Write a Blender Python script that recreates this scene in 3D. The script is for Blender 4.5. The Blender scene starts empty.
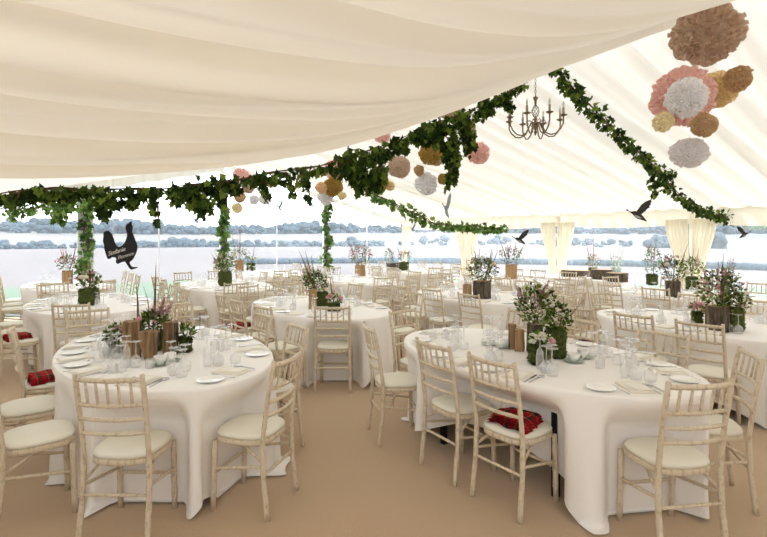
import bpy, math, random
from math import sin, cos, pi, sqrt, atan2
from mathutils import Vector, Matrix, noise

random.seed(7)
scn = bpy.context.scene
COL = scn.collection
F, CX, HY, CAMZ = 502.0, 383.5, 235.0, 1.67
G = (0.796, 0.605)      # across the tent
E = (-0.605, 0.796)     # along the ridge
UL, UR, URIDGE, VG, VB = -1.57, 10.44, 4.43, 12.58, -3.0
TOPZ = 0.757

def W(u, v, z=0.0):
    return Vector((u*G[0]+v*E[0], u*G[1]+v*E[1], z))
def ray(x, y):
    return ((x-CX)/F, 1.0, (HY-y)/F)
def at_Z(x, y, Z):
    d = ray(x, y); return Vector((d[0]*Z, Z, CAMZ+d[2]*Z))
def at_v(x, y, v):
    d = ray(x, y); return at_Z(x, y, v/(d[0]*E[0]+E[1]))
def at_h(x, y, h):
    return at_Z(x, y, (CAMZ-h)*F/(y-HY))
def UV(p):
    return (p[0]*G[0]+p[1]*G[1], p[0]*E[0]+p[1]*E[1])

# ------------------------------------------------------------------ materials
MATS = {}
def nodemat(name):
    m = bpy.data.materials.new(name); m.use_nodes = True
    nt = m.node_tree; MATS[name] = m
    return m, nt, nt.nodes['Principled BSDF'], nt.nodes['Material Output']
def simple(name, col, rough=.6, metal=0.0, noise_scale=None, col2=None, bump=0.0, detail=4, stretch=None, trans=0.0, spec=.3, lo=.35, hi=.65):
    m, nt, b, out = nodemat(name)
    b.inputs['Base Color'].default_value = (*col, 1)
    b.inputs['Roughness'].default_value = rough
    b.inputs['Metallic'].default_value = metal
    b.inputs['Specular IOR Level'].default_value = spec
    colsock = None
    if noise_scale:
        tc = nt.nodes.new('ShaderNodeTexCoord'); mp = nt.nodes.new('ShaderNodeMapping')
        if stretch: mp.inputs['Scale'].default_value = stretch
        n = nt.nodes.new('ShaderNodeTexNoise'); n.inputs['Scale'].default_value = noise_scale; n.inputs['Detail'].default_value = detail
        nt.links.new(tc.outputs['Object'], mp.inputs['Vector']); nt.links.new(mp.outputs['Vector'], n.inputs['Vector'])
        if col2:
            r = nt.nodes.new('ShaderNodeValToRGB')
            r.color_ramp.elements[0].position = lo; r.color_ramp.elements[1].position = hi
            r.color_ramp.elements[0].color = (*col, 1); r.color_ramp.elements[1].color = (*col2, 1)
            nt.links.new(n.outputs['Fac'], r.inputs['Fac']); nt.links.new(r.outputs['Color'], b.inputs['Base Color'])
            colsock = r.outputs['Color']
        if bump:
            bp = nt.nodes.new('ShaderNodeBump'); bp.inputs['Strength'].default_value = bump; bp.inputs['Distance'].default_value = .01
            nt.links.new(n.outputs['Fac'], bp.inputs['Height']); nt.links.new(bp.outputs['Normal'], b.inputs['Normal'])
    if trans:
        t = nt.nodes.new('ShaderNodeBsdfTranslucent'); t.inputs['Color'].default_value = (*col, 1)
        if colsock: nt.links.new(colsock, t.inputs['Color'])
        mx = nt.nodes.new('ShaderNodeMixShader'); mx.inputs[0].default_value = trans
        nt.links.new(b.outputs[0], mx.inputs[1]); nt.links.new(t.outputs[0], mx.inputs[2]); nt.links.new(mx.outputs[0], out.inputs['Surface'])
    return m
M_lining_shaded = simple('lining fabric', (.80, .75, .65), .9, trans=.062, spec=.05)  # near lining: its dimmer light is put into a darker, less translucent copy
M_lining_lit = simple('lining fabric lit copy', (.82, .795, .73), .9, trans=.095, spec=.05)  # same fabric, paler and more translucent so it reads as better lit
M_curtain = simple('sheer curtain', (.88, .83, .71), .9, trans=.16, spec=.05)
M_wall = simple('white tent wall', (.80, .79, .77), .8, trans=.04, spec=.1)
M_cloth = simple('table linen', (.90, .87, .845), .85, noise_scale=260, bump=.04, spec=.1)
M_carpet = simple('beige carpet', (.35, .235, .14), .95, noise_scale=170, col2=(.60, .43, .29), bump=.4, detail=6, spec=.05)
M_wood = simple('limewashed wood', (.66, .565, .43), .55, noise_scale=55, col2=(.30, .18, .085), bump=.15, detail=9, stretch=(1, 1, .5), lo=.52, hi=.86)
M_pad = simple('ivory seat fabric', (.80, .765, .66), .8, noise_scale=300, bump=.03, spec=.15)
M_black = simple('black table leg', (.012, .012, .014), .45)
M_ply = simple('table plywood', (.45, .33, .2), .6)
M_china = simple('white china', (.86, .85, .81), .18, spec=.5)
M_paper = simple('cream napkin', (.82, .77, .68), .85, noise_scale=60, bump=.05)
M_card = simple('menu card', (.86, .83, .76), .7)
M_steel = simple('cutlery steel', (.62, .62, .62), .22, metal=1.0)
M_green = simple('sage china', (.36, .42, .34), .3)
M_board = simple('black bird board', (.012, .012, .012), .55)
M_goose = simple('dark grey bird board', (.03, .03, .032), .6)
M_gooselite = simple('grey bird paint', (.35, .36, .36), .6)
M_bluebird = simple('blue grey bird board', (.24, .28, .34), .6)
M_letter = simple('white lettering', (.7, .7, .68), .6)
M_split = simple('split wood', (.31, .195, .10), .8, noise_scale=14, col2=(.11, .06, .03), bump=.5, detail=8, stretch=(3, 3, .25), lo=.4, hi=.7)
M_pale = simple('sawn pale wood', (.47, .30, .155), .8, noise_scale=14, col2=(.34, .20, .10), bump=.3, stretch=(3, 3, .3))
M_bark = simple('bark', (.055, .042, .03), .95, noise_scale=22, col2=(.15, .12, .09), bump=1.0, detail=9, stretch=(2, 2, .4))
M_moss = simple('moss', (.028, .045, .010), .95, noise_scale=45, col2=(.10, .12, .028), bump=1.0, detail=8)
def leafmat(name, c):
    return simple(name, c, .6, trans=.3, spec=.12)
LEAF = [leafmat('leaf dark', (.020, .042, .008)), leafmat('leaf mid', (.06, .11, .015)), leafmat('leaf light', (.17, .25, .04))]
LEAFBR = [leafmat('leaf bright a', (.10, .20, .045)), leafmat('leaf bright b', (.22, .34, .09)), leafmat('leaf bright c', (.05, .11, .03))]
FLEAF = [leafmat('stem leaf dark', (.034, .060, .010)), leafmat('stem leaf mid', (.10, .155, .026)), leafmat('stem leaf light', (.26, .33, .08))]
M_stem = simple('woody stem', (.13, .075, .035), .85)
M_plum = simple('plum flower', (.13, .07, .11), .8)
M_white = simple('white blossom', (.78, .76, .62), .7, trans=.2)
M_cream = simple('cream rose', (.80, .72, .56), .7, trans=.2)
M_pinkf = simple('pink blossom', (.62, .30, .32), .7, trans=.2)
M_plume = simple('pink plume', (.55, .33, .34), .8, trans=.2)
M_feather = simple('pheasant feather', (.10, .05, .03), .6, noise_scale=30, col2=(.2, .12, .07))
M_brass = simple('antique brass', (.25, .19, .125), .4, metal=.6)
M_candle = simple('candle sleeve', (.42, .36, .28), .5)
M_bulb = simple('pale bulb glass', (.8, .8, .78), .1, trans=.5)
M_grass = simple('lawn', (.033, .058, .02), .95, noise_scale=3, col2=(.042, .062, .026))
M_wheat = simple('wheat stubble', (.060, .047, .039), .95, noise_scale=.25, col2=(.070, .057, .048), detail=8)
M_far = simple('far fields', (.085, .07, .055), .95, noise_scale=.012, col2=(.045, .05, .044), detail=5, lo=.45, hi=.6)
M_tree_haze = simple('distant trees haze tint', (.010, .020, .028), .95, noise_scale=.25, col2=(.018, .032, .038), detail=6)  # distance haze is put into the base colour as a blue tint
M_thread = simple('white thread', (.75, .74, .7), .7)
M_frame = simple('white aluminium', (.85, .86, .87), .35)

def pane_mat():
    m, nt, b, out = nodemat('clear tent panel')
    tr = nt.nodes.new('ShaderNodeBsdfTransparent'); tr.inputs[0].default_value = (.97, .98, 1, 1)
    d = nt.nodes.new('ShaderNodeBsdfTranslucent'); d.inputs[0].default_value = (.86, .92, 1, 1)
    gl = nt.nodes.new('ShaderNodeBsdfGlossy'); gl.inputs['Roughness'].default_value = .1
    mx = nt.nodes.new('ShaderNodeMixShader'); mx.inputs[0].default_value = .06
    mx2 = nt.nodes.new('ShaderNodeMixShader'); mx2.inputs[0].default_value = .03
    nt.links.new(tr.outputs[0], mx.inputs[1]); nt.links.new(d.outputs[0], mx.inputs[2])
    nt.links.new(mx.outputs[0], mx2.inputs[1]); nt.links.new(gl.outputs[0], mx2.inputs[2])
    nt.links.new(mx2.outputs[0], out.inputs['Surface'])
    return m
M_pane = pane_mat()
def glass_mat():
    m, nt, b, out = nodemat('wine glass')
    tr = nt.nodes.new('ShaderNodeBsdfTransparent'); tr.inputs[0].default_value = (.99, .99, .99, 1)
    gl = nt.nodes.new('ShaderNodeBsdfGlossy'); gl.inputs['Roughness'].default_value = .03
    lw = nt.nodes.new('ShaderNodeLayerWeight'); lw.inputs['Blend'].default_value = .35
    mth = nt.nodes.new('ShaderNodeMath'); mth.operation = 'MULTIPLY_ADD'; mth.inputs[1].default_value = .42; mth.inputs[2].default_value = .10
    nt.links.new(lw.outputs['Facing'], mth.inputs[0])
    mx = nt.nodes.new('ShaderNodeMixShader')
    nt.links.new(mth.outputs[0], mx.inputs[0]); nt.links.new(tr.outputs[0], mx.inputs[1]); nt.links.new(gl.outputs[0], mx.inputs[2])
    df = nt.nodes.new('ShaderNodeBsdfDiffuse'); df.inputs[0].default_value = (.95, .95, .95, 1)
    mx3 = nt.nodes.new('ShaderNodeMixShader'); mx3.inputs[0].default_value = .13
    nt.links.new(mx.outputs[0], mx3.inputs[1]); nt.links.new(df.outputs[0], mx3.inputs[2])
    nt.links.new(mx3.outputs[0], out.inputs['Surface'])
    return m
M_glass = glass_mat()
M_carpet.node_tree.nodes['Principled BSDF'].inputs['Sheen Weight'].default_value = .8
M_carpet.node_tree.nodes['Principled BSDF'].inputs['Sheen Roughness'].default_value = .45
M_carpet.node_tree.nodes['Principled BSDF'].inputs['Sheen Tint'].default_value = (1, .85, .66, 1)
def tartan_mat(name, base, dark, line):
    m, nt, b, out = nodemat(name)
    tc = nt.nodes.new('ShaderNodeTexCoord')
    b.inputs['Roughness'].default_value = .95; b.inputs['Specular IOR Level'].default_value = .05
    def bands(axis, scale, thr):
        sp = nt.nodes.new('ShaderNodeSeparateXYZ'); nt.links.new(tc.outputs['Object'], sp.inputs[0])
        mu = nt.nodes.new('ShaderNodeMath'); mu.operation = 'MULTIPLY'; mu.inputs[1].default_value = scale
        nt.links.new(sp.outputs[axis], mu.inputs[0])
        fr = nt.nodes.new('ShaderNodeMath'); fr.operation = 'FRACT'; nt.links.new(mu.outputs[0], fr.inputs[0])
        lt = nt.nodes.new('ShaderNodeMath'); lt.operation = 'LESS_THAN'; lt.inputs[1].default_value = thr
        nt.links.new(fr.outputs[0], lt.inputs[0]); return lt.outputs[0]
    def add(a, c):
        n = nt.nodes.new('ShaderNodeMath'); n.operation = 'MULTIPLY_ADD'; n.inputs[1].default_value = .5
        nt.links.new(a, n.inputs[0])
        h = nt.nodes.new('ShaderNodeMath'); h.operation = 'MULTIPLY'; h.inputs[1].default_value = .5
        nt.links.new(c, h.inputs[0]); nt.links.new(h.outputs[0], n.inputs[2]); return n.outputs[0]
    f = add(bands(0, 13, .42), bands(1, 13, .42))
    mix = nt.nodes.new('ShaderNodeMix'); mix.data_type = 'RGBA'
    mix.inputs[6].default_value = (*base, 1); mix.inputs[7].default_value = (*dark, 1)
    nt.links.new(f, mix.inputs[0])
    g = nt.nodes.new('ShaderNodeMath'); g.operation = 'MAXIMUM'
    nt.links.new(bands(0, 13, .04), g.inputs[0]); nt.links.new(bands(1, 13, .04), g.inputs[1])
    mix2 = nt.nodes.new('ShaderNodeMix'); mix2.data_type = 'RGBA'
    mix2.inputs[7].default_value = (*line, 1)
    nt.links.new(mix.outputs[2], mix2.inputs[6]); nt.links.new(g.outputs[0], mix2.inputs[0])
    nt.links.new(mix2.outputs[2], b.inputs['Base Color'])
    return m
M_tartan = tartan_mat('red tartan', (.42, .012, .022), (.02, .03, .025), (.30, .24, .08))
M_purple = tartan_mat('plum tartan', (.09, .012, .035), (.03, .01, .03), (.10, .04, .06))

# ------------------------------------------------------------------ mesh helpers
class MB:
    def __init__(s): s.v = []; s.f = []; s.mi = []
    def add(s, vs, fs, mi=0):
        o = len(s.v); s.v.extend([tuple(p) for p in vs]); s.f.extend([tuple(i+o for i in f) for f in fs]); s.mi.extend([mi]*len(fs)); return s
    def box(s, c, d, rot=None, mi=0):
        vs = []
        for z in (-.5, .5):
            for y in (-.5, .5):
                for x in (-.5, .5):
                    p = Vector((x*d[0], y*d[1], z*d[2]))
                    if rot: p = rot @ p
                    vs.append(p+Vector(c))
        return s.add(vs, [(0, 2, 3, 1), (4, 5, 7, 6), (0, 1, 5, 4), (2, 6, 7, 3), (0, 4, 6, 2), (1, 3, 7, 5)], mi)
    def tube(s, pts, rad, n=8, cap=True, mi=0):
        pts = [Vector(p) for p in pts]; vs = []; fs = []
        if not hasattr(rad, '__len__'): rad = [rad]*len(pts)
        prev = None
        for i, p in enumerate(pts):
            t = (pts[min(i+1, len(pts)-1)]-pts[max(i-1, 0)])
            t = t.normalized() if t.length > 1e-9 else Vector((0, 0, 1))
            a = prev if prev is not None else (Vector((1, 0, 0)) if abs(t.x) < .9 else Vector((0, 1, 0)))
            a = (a - t*a.dot(t))
            a = a.normalized() if a.length > 1e-6 else Vector((0, 1, 0))
            prev = a; b = t.cross(a)
            for k in range(n):
                an = 2*pi*k/n
                vs.append(p+(a*cos(an)+b*sin(an))*rad[i])
        for i in range(len(pts)-1):
            for k in range(n):
                k2 = (k+1) % n
                fs.append((i*n+k, i*n+k2, (i+1)*n+k2, (i+1)*n+k))
        if cap:
            fs.append(tuple(range(n-1, -1, -1))); fs.append(tuple((len(pts)-1)*n+k for k in range(n)))
        return s.add(vs, fs, mi)
    def lathe(s, prof, n=20, c=(0, 0, 0), sx=1, sy=1, mi=0):
        vs = []; fs = []
        for r, z in prof:
            for k in range(n):
                a = 2*pi*k/n; vs.append((c[0]+r*cos(a)*sx, c[1]+r*sin(a)*sy, c[2]+z))
        for i in range(len(prof)-1):
            for k in range(n):
                k2 = (k+1) % n; fs.append((i*n+k, i*n+k2, (i+1)*n+k2, (i+1)*n+k))
        fs.append(tuple(range(n-1, -1, -1))); fs.append(tuple((len(prof)-1)*n+k for k in range(n)))
        return s.add(vs, fs, mi)
    def ball(s, c, r, seg=8, rings=5, mi=0, sq=(1, 1, 1), jit=0):
        vs = [(c[0], c[1], c[2]+r*sq[2])]; fs = []
        for i in range(1, rings):
            ph = pi*i/rings
            for k in range(seg):
                a = 2*pi*k/seg; q = 1+random.uniform(-jit, jit)
                vs.append((c[0]+r*q*sin(ph)*cos(a)*sq[0], c[1]+r*q*sin(ph)*sin(a)*sq[1], c[2]+r*q*cos(ph)*sq[2]))
        vs.append((c[0], c[1], c[2]-r*sq[2])); L = len(vs)-1
        for k in range(seg): fs.append((0, 1+k, 1+(k+1) % seg))
        for i in range(rings-2):
            for k in range(seg):
                k2 = (k+1) % seg; a = 1+i*seg
                fs.append((a+k, a+seg+k, a+seg+k2, a+k2))
        a = 1+(rings-2)*seg
        for k in range(seg): fs.append((a+k, L, a+(k+1) % seg))
        return s.add(vs, fs, mi)
    def prism(s, outline, t, mi=0):     # outline in xz, thickness along y
        n = len(outline)
        vs = [(x, -t/2, z) for x, z in outline]+[(x, t/2, z) for x, z in outline]
        fs = [tuple(range(n)), tuple(range(2*n-1, n-1, -1))]+[(i, i+n, (i+1) % n+n, (i+1) % n) for i in range(n)]
        return s.add(vs, fs, mi)
    def leaf(s, p, d, nrm, L, w, mi=0, lobes=True):
        d = d.normalized(); nrm = (nrm-d*nrm.dot(d))
        nrm = nrm.normalized() if nrm.length > 1e-5 else Vector((0, 0, 1))
        q = d.cross(nrm); up = nrm*(w*.18)
        if lobes:
            vs = [p, p+q*w*.55+d*L*.05+up, p+q*w*.36+d*L*.36+up*.7, p+q*w*.5+d*L*.55+up, p+q*w*.2+d*L*.68, p+d*L,
                  p-q*w*.2+d*L*.68, p-q*w*.5+d*L*.55+up, p-q*w*.36+d*L*.36+up*.7, p-q*w*.55+d*L*.05+up, p+d*L*.4]
            fs = [(0, 1, 2, 10), (10, 2, 3, 4), (10, 4, 5), (10, 5, 6), (10, 6, 7, 8), (10, 8, 9, 0)]
        else:
            vs = [p, p+q*w*.5+d*L*.4+up, p+d*L, p-q*w*.5+d*L*.4+up, p+d*L*.45]
            fs = [(0, 1, 4), (4, 1, 2), (4, 2, 3), (4, 3, 0)]
        return s.add(vs, fs, mi)
    def mesh(s, name, mats, smooth=False):
        me = bpy.data.meshes.new(name); me.from_pydata(s.v, [], s.f)
        for m in (mats if isinstance(mats, (list, tuple)) else [mats]): me.materials.append(m)
        if len(set(s.mi)) > 1: me.polygons.foreach_set('material_index', s.mi)
        if smooth: me.polygons.foreach_set('use_smooth', [True]*len(me.polygons))
        me.validate(); me.update()
        return me
    def build(s, name, mats, parent=None, smooth=False, loc=None):
        o = bpy.data.objects.new(name, s.mesh(name, mats, smooth)); COL.objects.link(o)
        if parent: o.parent = parent
        if loc is not None: o.location = loc
        return o
def empty(name, loc=(0, 0, 0), rz=0.0):
    o = bpy.data.objects.new(name, None); COL.objects.link(o); o.location = loc; o.rotation_euler = (0, 0, rz)
    o.empty_display_size = .05
    return o
def tag(o, label, cat, group=None, kind=None):
    o['label'] = label; o['category'] = cat
    if group: o['group'] = group
    if kind: o['kind'] = kind
    return o
def struct(o, label=None):
    o['kind'] = 'structure'
    if label: o['label'] = label
    return o
KIDS = {}
def kids(o):
    if o.name not in KIDS: KIDS[o.name] = [c for c in o.children]
    return KIDS[o.name]
def dup(o, loc=None, rz=None, label=None, group=None, parent=None, scale=None):
    c = o.copy(); COL.objects.link(c)
    if parent is not None: c.parent = parent
    if loc is not None: c.location = loc
    if rz is not None: c.rotation_euler = (0, 0, rz)
    if scale is not None: c.scale = (scale, scale, scale)
    if label: c['label'] = label
    if group: c['group'] = group
    for ch in kids(o): dup(ch, parent=c)
    return c
class Proto:
    """first use places the original, later uses place copies of it and of its parts"""
    def __init__(s, root): s.root = root; s.used = False; kids(root); [kids(c) for c in kids(root)]
    def put(s, loc, rz, label, group=None, scale=None):
        if not s.used:
            s.used = True; o = s.root; o.location = loc; o.rotation_euler = (0, 0, rz)
            if scale: o.scale = (scale,)*3
            o['label'] = label
            if group: o['group'] = group
            return o
        return dup(s.root, loc, rz, label, group, scale=scale)
def facing(fx, fy): return atan2(-fx, fy)

# ------------------------------------------------------------------ camera, light, world
cam = bpy.data.cameras.new('camera'); co = bpy.data.objects.new('camera', cam); COL.objects.link(co)
co.location = (0, 0, CAMZ); co.rotation_euler = (pi/2, 0, 0)
cam.sensor_fit = 'HORIZONTAL'; cam.sensor_width = 36; cam.lens = 36*F/767
cam.shift_y = -(537/2-HY)/767; cam.shift_x = 0; cam.clip_end = 3000; cam.clip_start = .05
scn.camera = co
wd = bpy.data.worlds.new('sky'); scn.world = wd; wd.use_nodes = True
nt = wd.node_tree; bg = nt.nodes['Background']
tc = nt.nodes.new('ShaderNodeTexCoord'); sp = nt.nodes.new('ShaderNodeSeparateXYZ'); rp = nt.nodes.new('ShaderNodeValToRGB')
nt.links.new(tc.outputs['Generated'], sp.inputs[0]); nt.links.new(sp.outputs['Z'], rp.inputs['Fac']); nt.links.new(rp.outputs['Color'], bg.inputs['Color'])
rp.color_ramp.elements[0].position = 0; rp.color_ramp.elements[0].color = (.93, .97, 1, 1)
rp.color_ramp.elements[1].position = .5; rp.color_ramp.elements[1].color = (.80, .89, 1, 1)
bg.inputs['Strength'].default_value = 2.3
sl = bpy.data.lights.new('sun', 'SUN'); so = bpy.data.objects.new('sun', sl); COL.objects.link(so)
sl.energy = 7.5; sl.angle = math.radians(10); sl.color = (1, .97, .92)
sd = Vector((.55, -.30, .78)).normalized()    # direction towards the sun
so.rotation_euler = sd.to_track_quat('Z', 'Y').to_euler(); so.location = (5, 5, 30)
scn.view_settings.view_transform = 'Standard'; scn.view_settings.look = 'None'
scn.view_settings.gamma = 1; scn.view_settings.use_curve_mapping = False
scn.view_settings.exposure = 1.18
scn.cycles.max_bounces = 10; scn.cycles.transparent_max_bounces = 24
scn.cycles.diffuse_bounces = 6; scn.cycles.transmission_bounces = 8
scn.cycles.use_denoising = True
scn.cycles.sample_clamp_indirect = 6

# ------------------------------------------------------------------ tent shell
def grid(nu, nv, fn):
    m = MB(); vs = [fn(i/(nu-1), j/(nv-1)) for i in range(nu) for j in range(nv)]
    fs = [(i*nv+j, (i+1)*nv+j, (i+1)*nv+j+1, i*nv+j+1) for i in range(nu-1) for j in range(nv-1)]
    return m.add(vs, fs)
m = MB(); c0 = [W(UL-.1, VB-.1), W(UR+.1, VB-.1), W(UR+.1, VG+.1), W(UL-.1, VG+.1)]
m.add([(p.x, p.y, 0) for p in c0]+[(p.x, p.y, -.04) for p in c0], [(0, 1, 2, 3), (7, 6, 5, 4), (0, 4, 5, 1), (1, 5, 6, 2), (2, 6, 7, 3), (3, 7, 4, 0)])
struct(m.build('floor', M_carpet))

def folds(v, s=0.0, period=.3):
    """height of gathered drape folds: wide soft sags between narrow raised creases"""
    w = v/period+.55*noise.noise(Vector((v*.9/period*.3, s, 1)))+.35*noise.noise(Vector((v/period*.8, s+5, 2)))
    i = math.floor(w); f = w-i
    amp = .55+.9*abs(noise.noise(Vector((i*3.7, s*1.3, 7))))
    skew = f**(.62+.5*abs(noise.noise(Vector((i*2.1, s, 11)))))
    return -amp*sin(pi*skew)
def pleat(v, s=0.0):
    a = 0
    for k, (f, w) in enumerate(((2.9, .5), (6.3, .8), (11.5, .55), (17.3, .28))):
        ph = noise.noise(Vector((v*.7, k*9.1+s, 0)))*2.2
        a += w*sin(f*v*1.0+ph+k*1.7+s)
    return a/2
def zR(u):
    return 3.50-(u-URIDGE)*.233
def far_fn(a, b):
    u = URIDGE+a*(UR-URIDGE); v = VB+b*(VG-VB)
    gather = .35+.65*sin(pi*min(1, max(0, a)))**.5
    z = zR(u)+(.020*pleat(v*1.35, 1.3)+.15*folds(v+.05*sin(u*.9), 1.3, .40)+.03*folds(v, 8.3, .15))*gather+.08
    if v < 3: z += .03*(3-v)*(1-a)
    bump = max(0, 1-abs(v-12.6)/2.2)
    z += .22*bump*sin(pi*a)
    return W(u, v, z)
struct(grid(46, 560, far_fn).build('ceiling', M_lining_lit, smooth=True))
PROF = [(-1.57, 2.08), (-.8, 1.955), (0, 1.94), (.93, 2.06), (1.58, 2.215), (2.44, 2.545), (3.34, 2.955), (4.0, 3.27), (4.43, 3.475)]
def prof(u):
    for i in range(len(PROF)-1):
        if u <= PROF[i+1][0]:
            t = (u-PROF[i][0])/(PROF[i+1][0]-PROF[i][0])
            p0 = PROF[max(i-1, 0)]; p1 = PROF[i]; p2 = PROF[i+1]; p3 = PROF[min(i+2, len(PROF)-1)]
            m1 = (p2[1]-p0[1])/(p2[0]-p0[0])*(p2[0]-p1[0]); m2 = (p3[1]-p1[1])/(p3[0]-p1[0])*(p2[0]-p1[0])
            return (2*t**3-3*t*t+1)*p1[1]+(t**3-2*t*t+t)*m1+(-2*t**3+3*t*t)*p2[1]+(t**3-t*t)*m2
    return PROF[-1][1]
NEARV = 3.02
def near_fn(a, b):
    u = UL+a*(URIDGE-UL); v = VB+b*(NEARV-VB)
    t = min(1, max(0, (u+.3)/4.7)); rise = .24*(1-t)+.04*t
    d = NEARV-v
    z = prof(u)+rise*d-.02*max(0, d-2.2)**2*(1-t)
    z += (.016*pleat(v*2.1+.04*u, 4.0)+.135*folds(d+.03*sin(u*1.2)+.04*u, 4.0, .32)+.022*folds(d+.03*u, 2.0, .11))*min(1, .1+d*4)+.03
    z += .012*sin(v*30+2*noise.noise(Vector((u*.5, v*2, 3))))*min(1, d*3)
    return W(u, v, z)
struct(grid(60, 460, near_fn).build('ceiling', M_lining_shaded, smooth=True))
# unseen fabric strip added above the near lining's edge to stop sun leaking in
def sun_block_fn(a, b):
    p = near_fn(a, 1.0); u = UL+a*(URIDGE-UL)
    top = max(p.z+.05, 2.12+(u-UL)/(URIDGE-UL)*1.38+.10)
    return Vector((p.x+E[0]*.02*sin(b*pi), p.y+E[1]*.02*sin(b*pi), p.z+(top-p.z)*b-.01*sin(pi*min(1, b*6))))
struct(grid(60, 9, sun_block_fn).build('trim_1', M_lining_shaded, smooth=True))
def left_fn(a, b):
    u = UL+a*(URIDGE-UL); v = NEARV+b*(VG-NEARV)
    return W(u, v, 2.12+(u-UL)/(URIDGE-UL)*1.38+.03*pleat(v*1.3, 7))
struct(grid(20, 150, left_fn).build('ceiling', M_lining_lit, smooth=True))
def wallquad(p, q, z0, z1, name, mat, th=.03):
    d = (q-p); n = Vector((-d.y, d.x, 0)).normalized()*th/2
    m = MB(); vs = [p-n, q-n, q+n, p+n]
    m.add([(a.x, a.y, z0) for a in vs]+[(a.x, a.y, z1) for a in vs], [(3, 2, 1, 0), (4, 5, 6, 7), (0, 1, 5, 4), (1, 2, 6, 5), (2, 3, 7, 6), (3, 0, 4, 7)])
    return m.build(name, mat)
struct(wallquad(W(UL, VB), W(UL, VG), 0, 2.12, 'wall_left', M_wall))
m = MB(); pts = [(UL, 0), (UR, 0), (UR, 2.1), (URIDGE, 3.6), (UL, 2.1)]
m.add([W(u, VB, z) for u, z in pts]+[W(u, VB-.03, z) for u, z in pts], [(0, 1, 2, 3, 4), (9, 8, 7, 6, 5)])
struct(m.build('wall_back', M_wall))
struct(wallquad(W(UR, VB), W(UR, .3), 0, 2.1, 'wall_right', M_wall))
# gable posts and clear panels
gu = [UL, 1.44, 4.44, 7.44, UR]
def roofz(u): return 2.06+(u-UL)*.233 if u < URIDGE else zR(u)-.05
trim = 2
for i, u in enumerate(gu):
    w = .30 if i == 1 else .11
    p = W(u, VG+.02); z1 = roofz(u)-.02
    m = MB(); m.box((p.x, p.y, z1/2), (w, .08, z1), Matrix.Rotation(atan2(G[1], G[0]), 3, 'Z'))
    struct(m.build('trim_%d' % trim, M_frame)); trim += 1
for i, u in enumerate(gu[:-1]):      # slim joints half way along each panel
    um = (gu[i]+gu[i+1])/2; p = W(um, VG+.02); z1 = roofz(um)
    m = MB(); m.box((p.x, p.y, z1/2), (.028, .02, z1), Matrix.Rotation(atan2(G[1], G[0]), 3, 'Z'))
    struct(m.build('trim_%d' % trim, M_frame)); trim += 1
win = 1
for i in range(4):
    a, b = gu[i]+.05, gu[i+1]-.05
    us = [a, (a+b)/2, b] if not (a < URIDGE < b) else [a, URIDGE, b]
    outl = [(a, .02), (b, .02)]+[(u, roofz(u)+.02) for u in reversed(us)]
    m = MB(); n = len(outl)
    m.add([W(u, VG+.03, z) for u, z in outl]+[W(u, VG+.036, z) for u, z in outl], [tuple(range(n)), tuple(range(2*n-1, n-1, -1))])
    struct(m.build('window_%d' % win, M_pane)); win += 1
# gathered valance under the gable rafters
for nm, u0, u1, h in (('left', UL, URIDGE, .22), ('right', URIDGE, UR, .12)):
    def gv(a, b):
        u = u0+a*(u1-u0)
        return W(u, VG-.05+.02*sin(u*23), roofz(u)+.05-b*(h+.015*sin(u*9)))
    struct(grid(120, 4, gv).build('trim_%d' % trim, M_lining_lit, smooth=True)); trim += 1
# eave wall: posts, clear panels, valance, curtains
rv = [VG-2.85*k for k in range(5)]+[.3]
for i in range(5):
    v0, v1 = rv[i]-.03, rv[i+1]+.03
    m = MB(); vs = [W(UR, v, z) for v, z in ((v0, .02), (v1, .02), (v1, 2.1), (v0, 2.1))]+[W(UR+.006, v, z) for v, z in ((v0, .02), (v1, .02), (v1, 2.1), (v0, 2.1))]
    m.add(vs, [(0, 1, 2, 3), (7, 6, 5, 4)])
    struct(m.build('window_%d' % win, M_pane)); win += 1
for v in rv:
    p = W(UR, v); m = MB(); m.box((p.x, p.y, 1.05), (.1, .1, 2.1), Matrix.Rotation(atan2(G[1], G[0]), 3, 'Z'))
    struct(m.build('trim_%d' % trim, M_frame)); trim += 1
def val_fn(a, b):
    v = .3+a*(VG-.3)
    k = min(((v-q) % 2.85)/2.85 for q in (VG,))
    swag = .10*sin(pi*k)-.05
    return W(UR-.06-.03*sin(v*19+b*2)*b, v, 2.20-b*(.36+swag*.6)+.012*sin(b*14))
struct(grid(260, 10, val_fn).build('trim_%d' % trim, M_curtain, smooth=True)); trim += 1
where = ['in the far corner of the tent', 'second from the far corner', 'third from the far corner, behind the serving table', 'with the full pleated sweep, right of the serving table', 'nearest the camera along the eave']
for i, v in enumerate(rv[:5]):
    c = empty('tied_curtain', W(UR-.12, v, 0), atan2(E[1], E[0]))
    lab = ['cream sheer curtain hanging in the far corner of the tent',
           'cream tied curtain at the first eave post from the far corner',
           'wide cream tied curtain behind the bark boxes on the serving table',
           'wide cream tied curtain sweeping down behind the log vase with white rose',
           'cream tied curtain beyond the end of the ivy garland'][i]
    tag(c, lab, 'curtain', 'tied curtains along the eave wall')
    for sgn in ((-1, 1) if i else (-1,)):
        def cf(a, b):
            z = 1.95*(1-b)
            tie = .80
            q = (1.95-z)/(1.95-tie) if z > tie else 1-(tie-z)/tie*.35
            q = min(1, max(0, q)); q = q*q*(3-2*q)
            w = .44*(1-q)+.20*q
            x = sgn*(.02+a*w); y = .035*sin(a*34+sgn)*(.5+.5*(1-q))+.02*sin(a*13)
            return Vector((x, y, z+.02))
        grid(70, 30, cf).build('curtain_panel', M_curtain, c, smooth=True)
    m = MB(); m.tube([(.14*cos(t*2*pi/16), .06*sin(t*2*pi/16), .82) for t in range(17)], .018, 6); m.build('tie_back', M_curtain, c)

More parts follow.
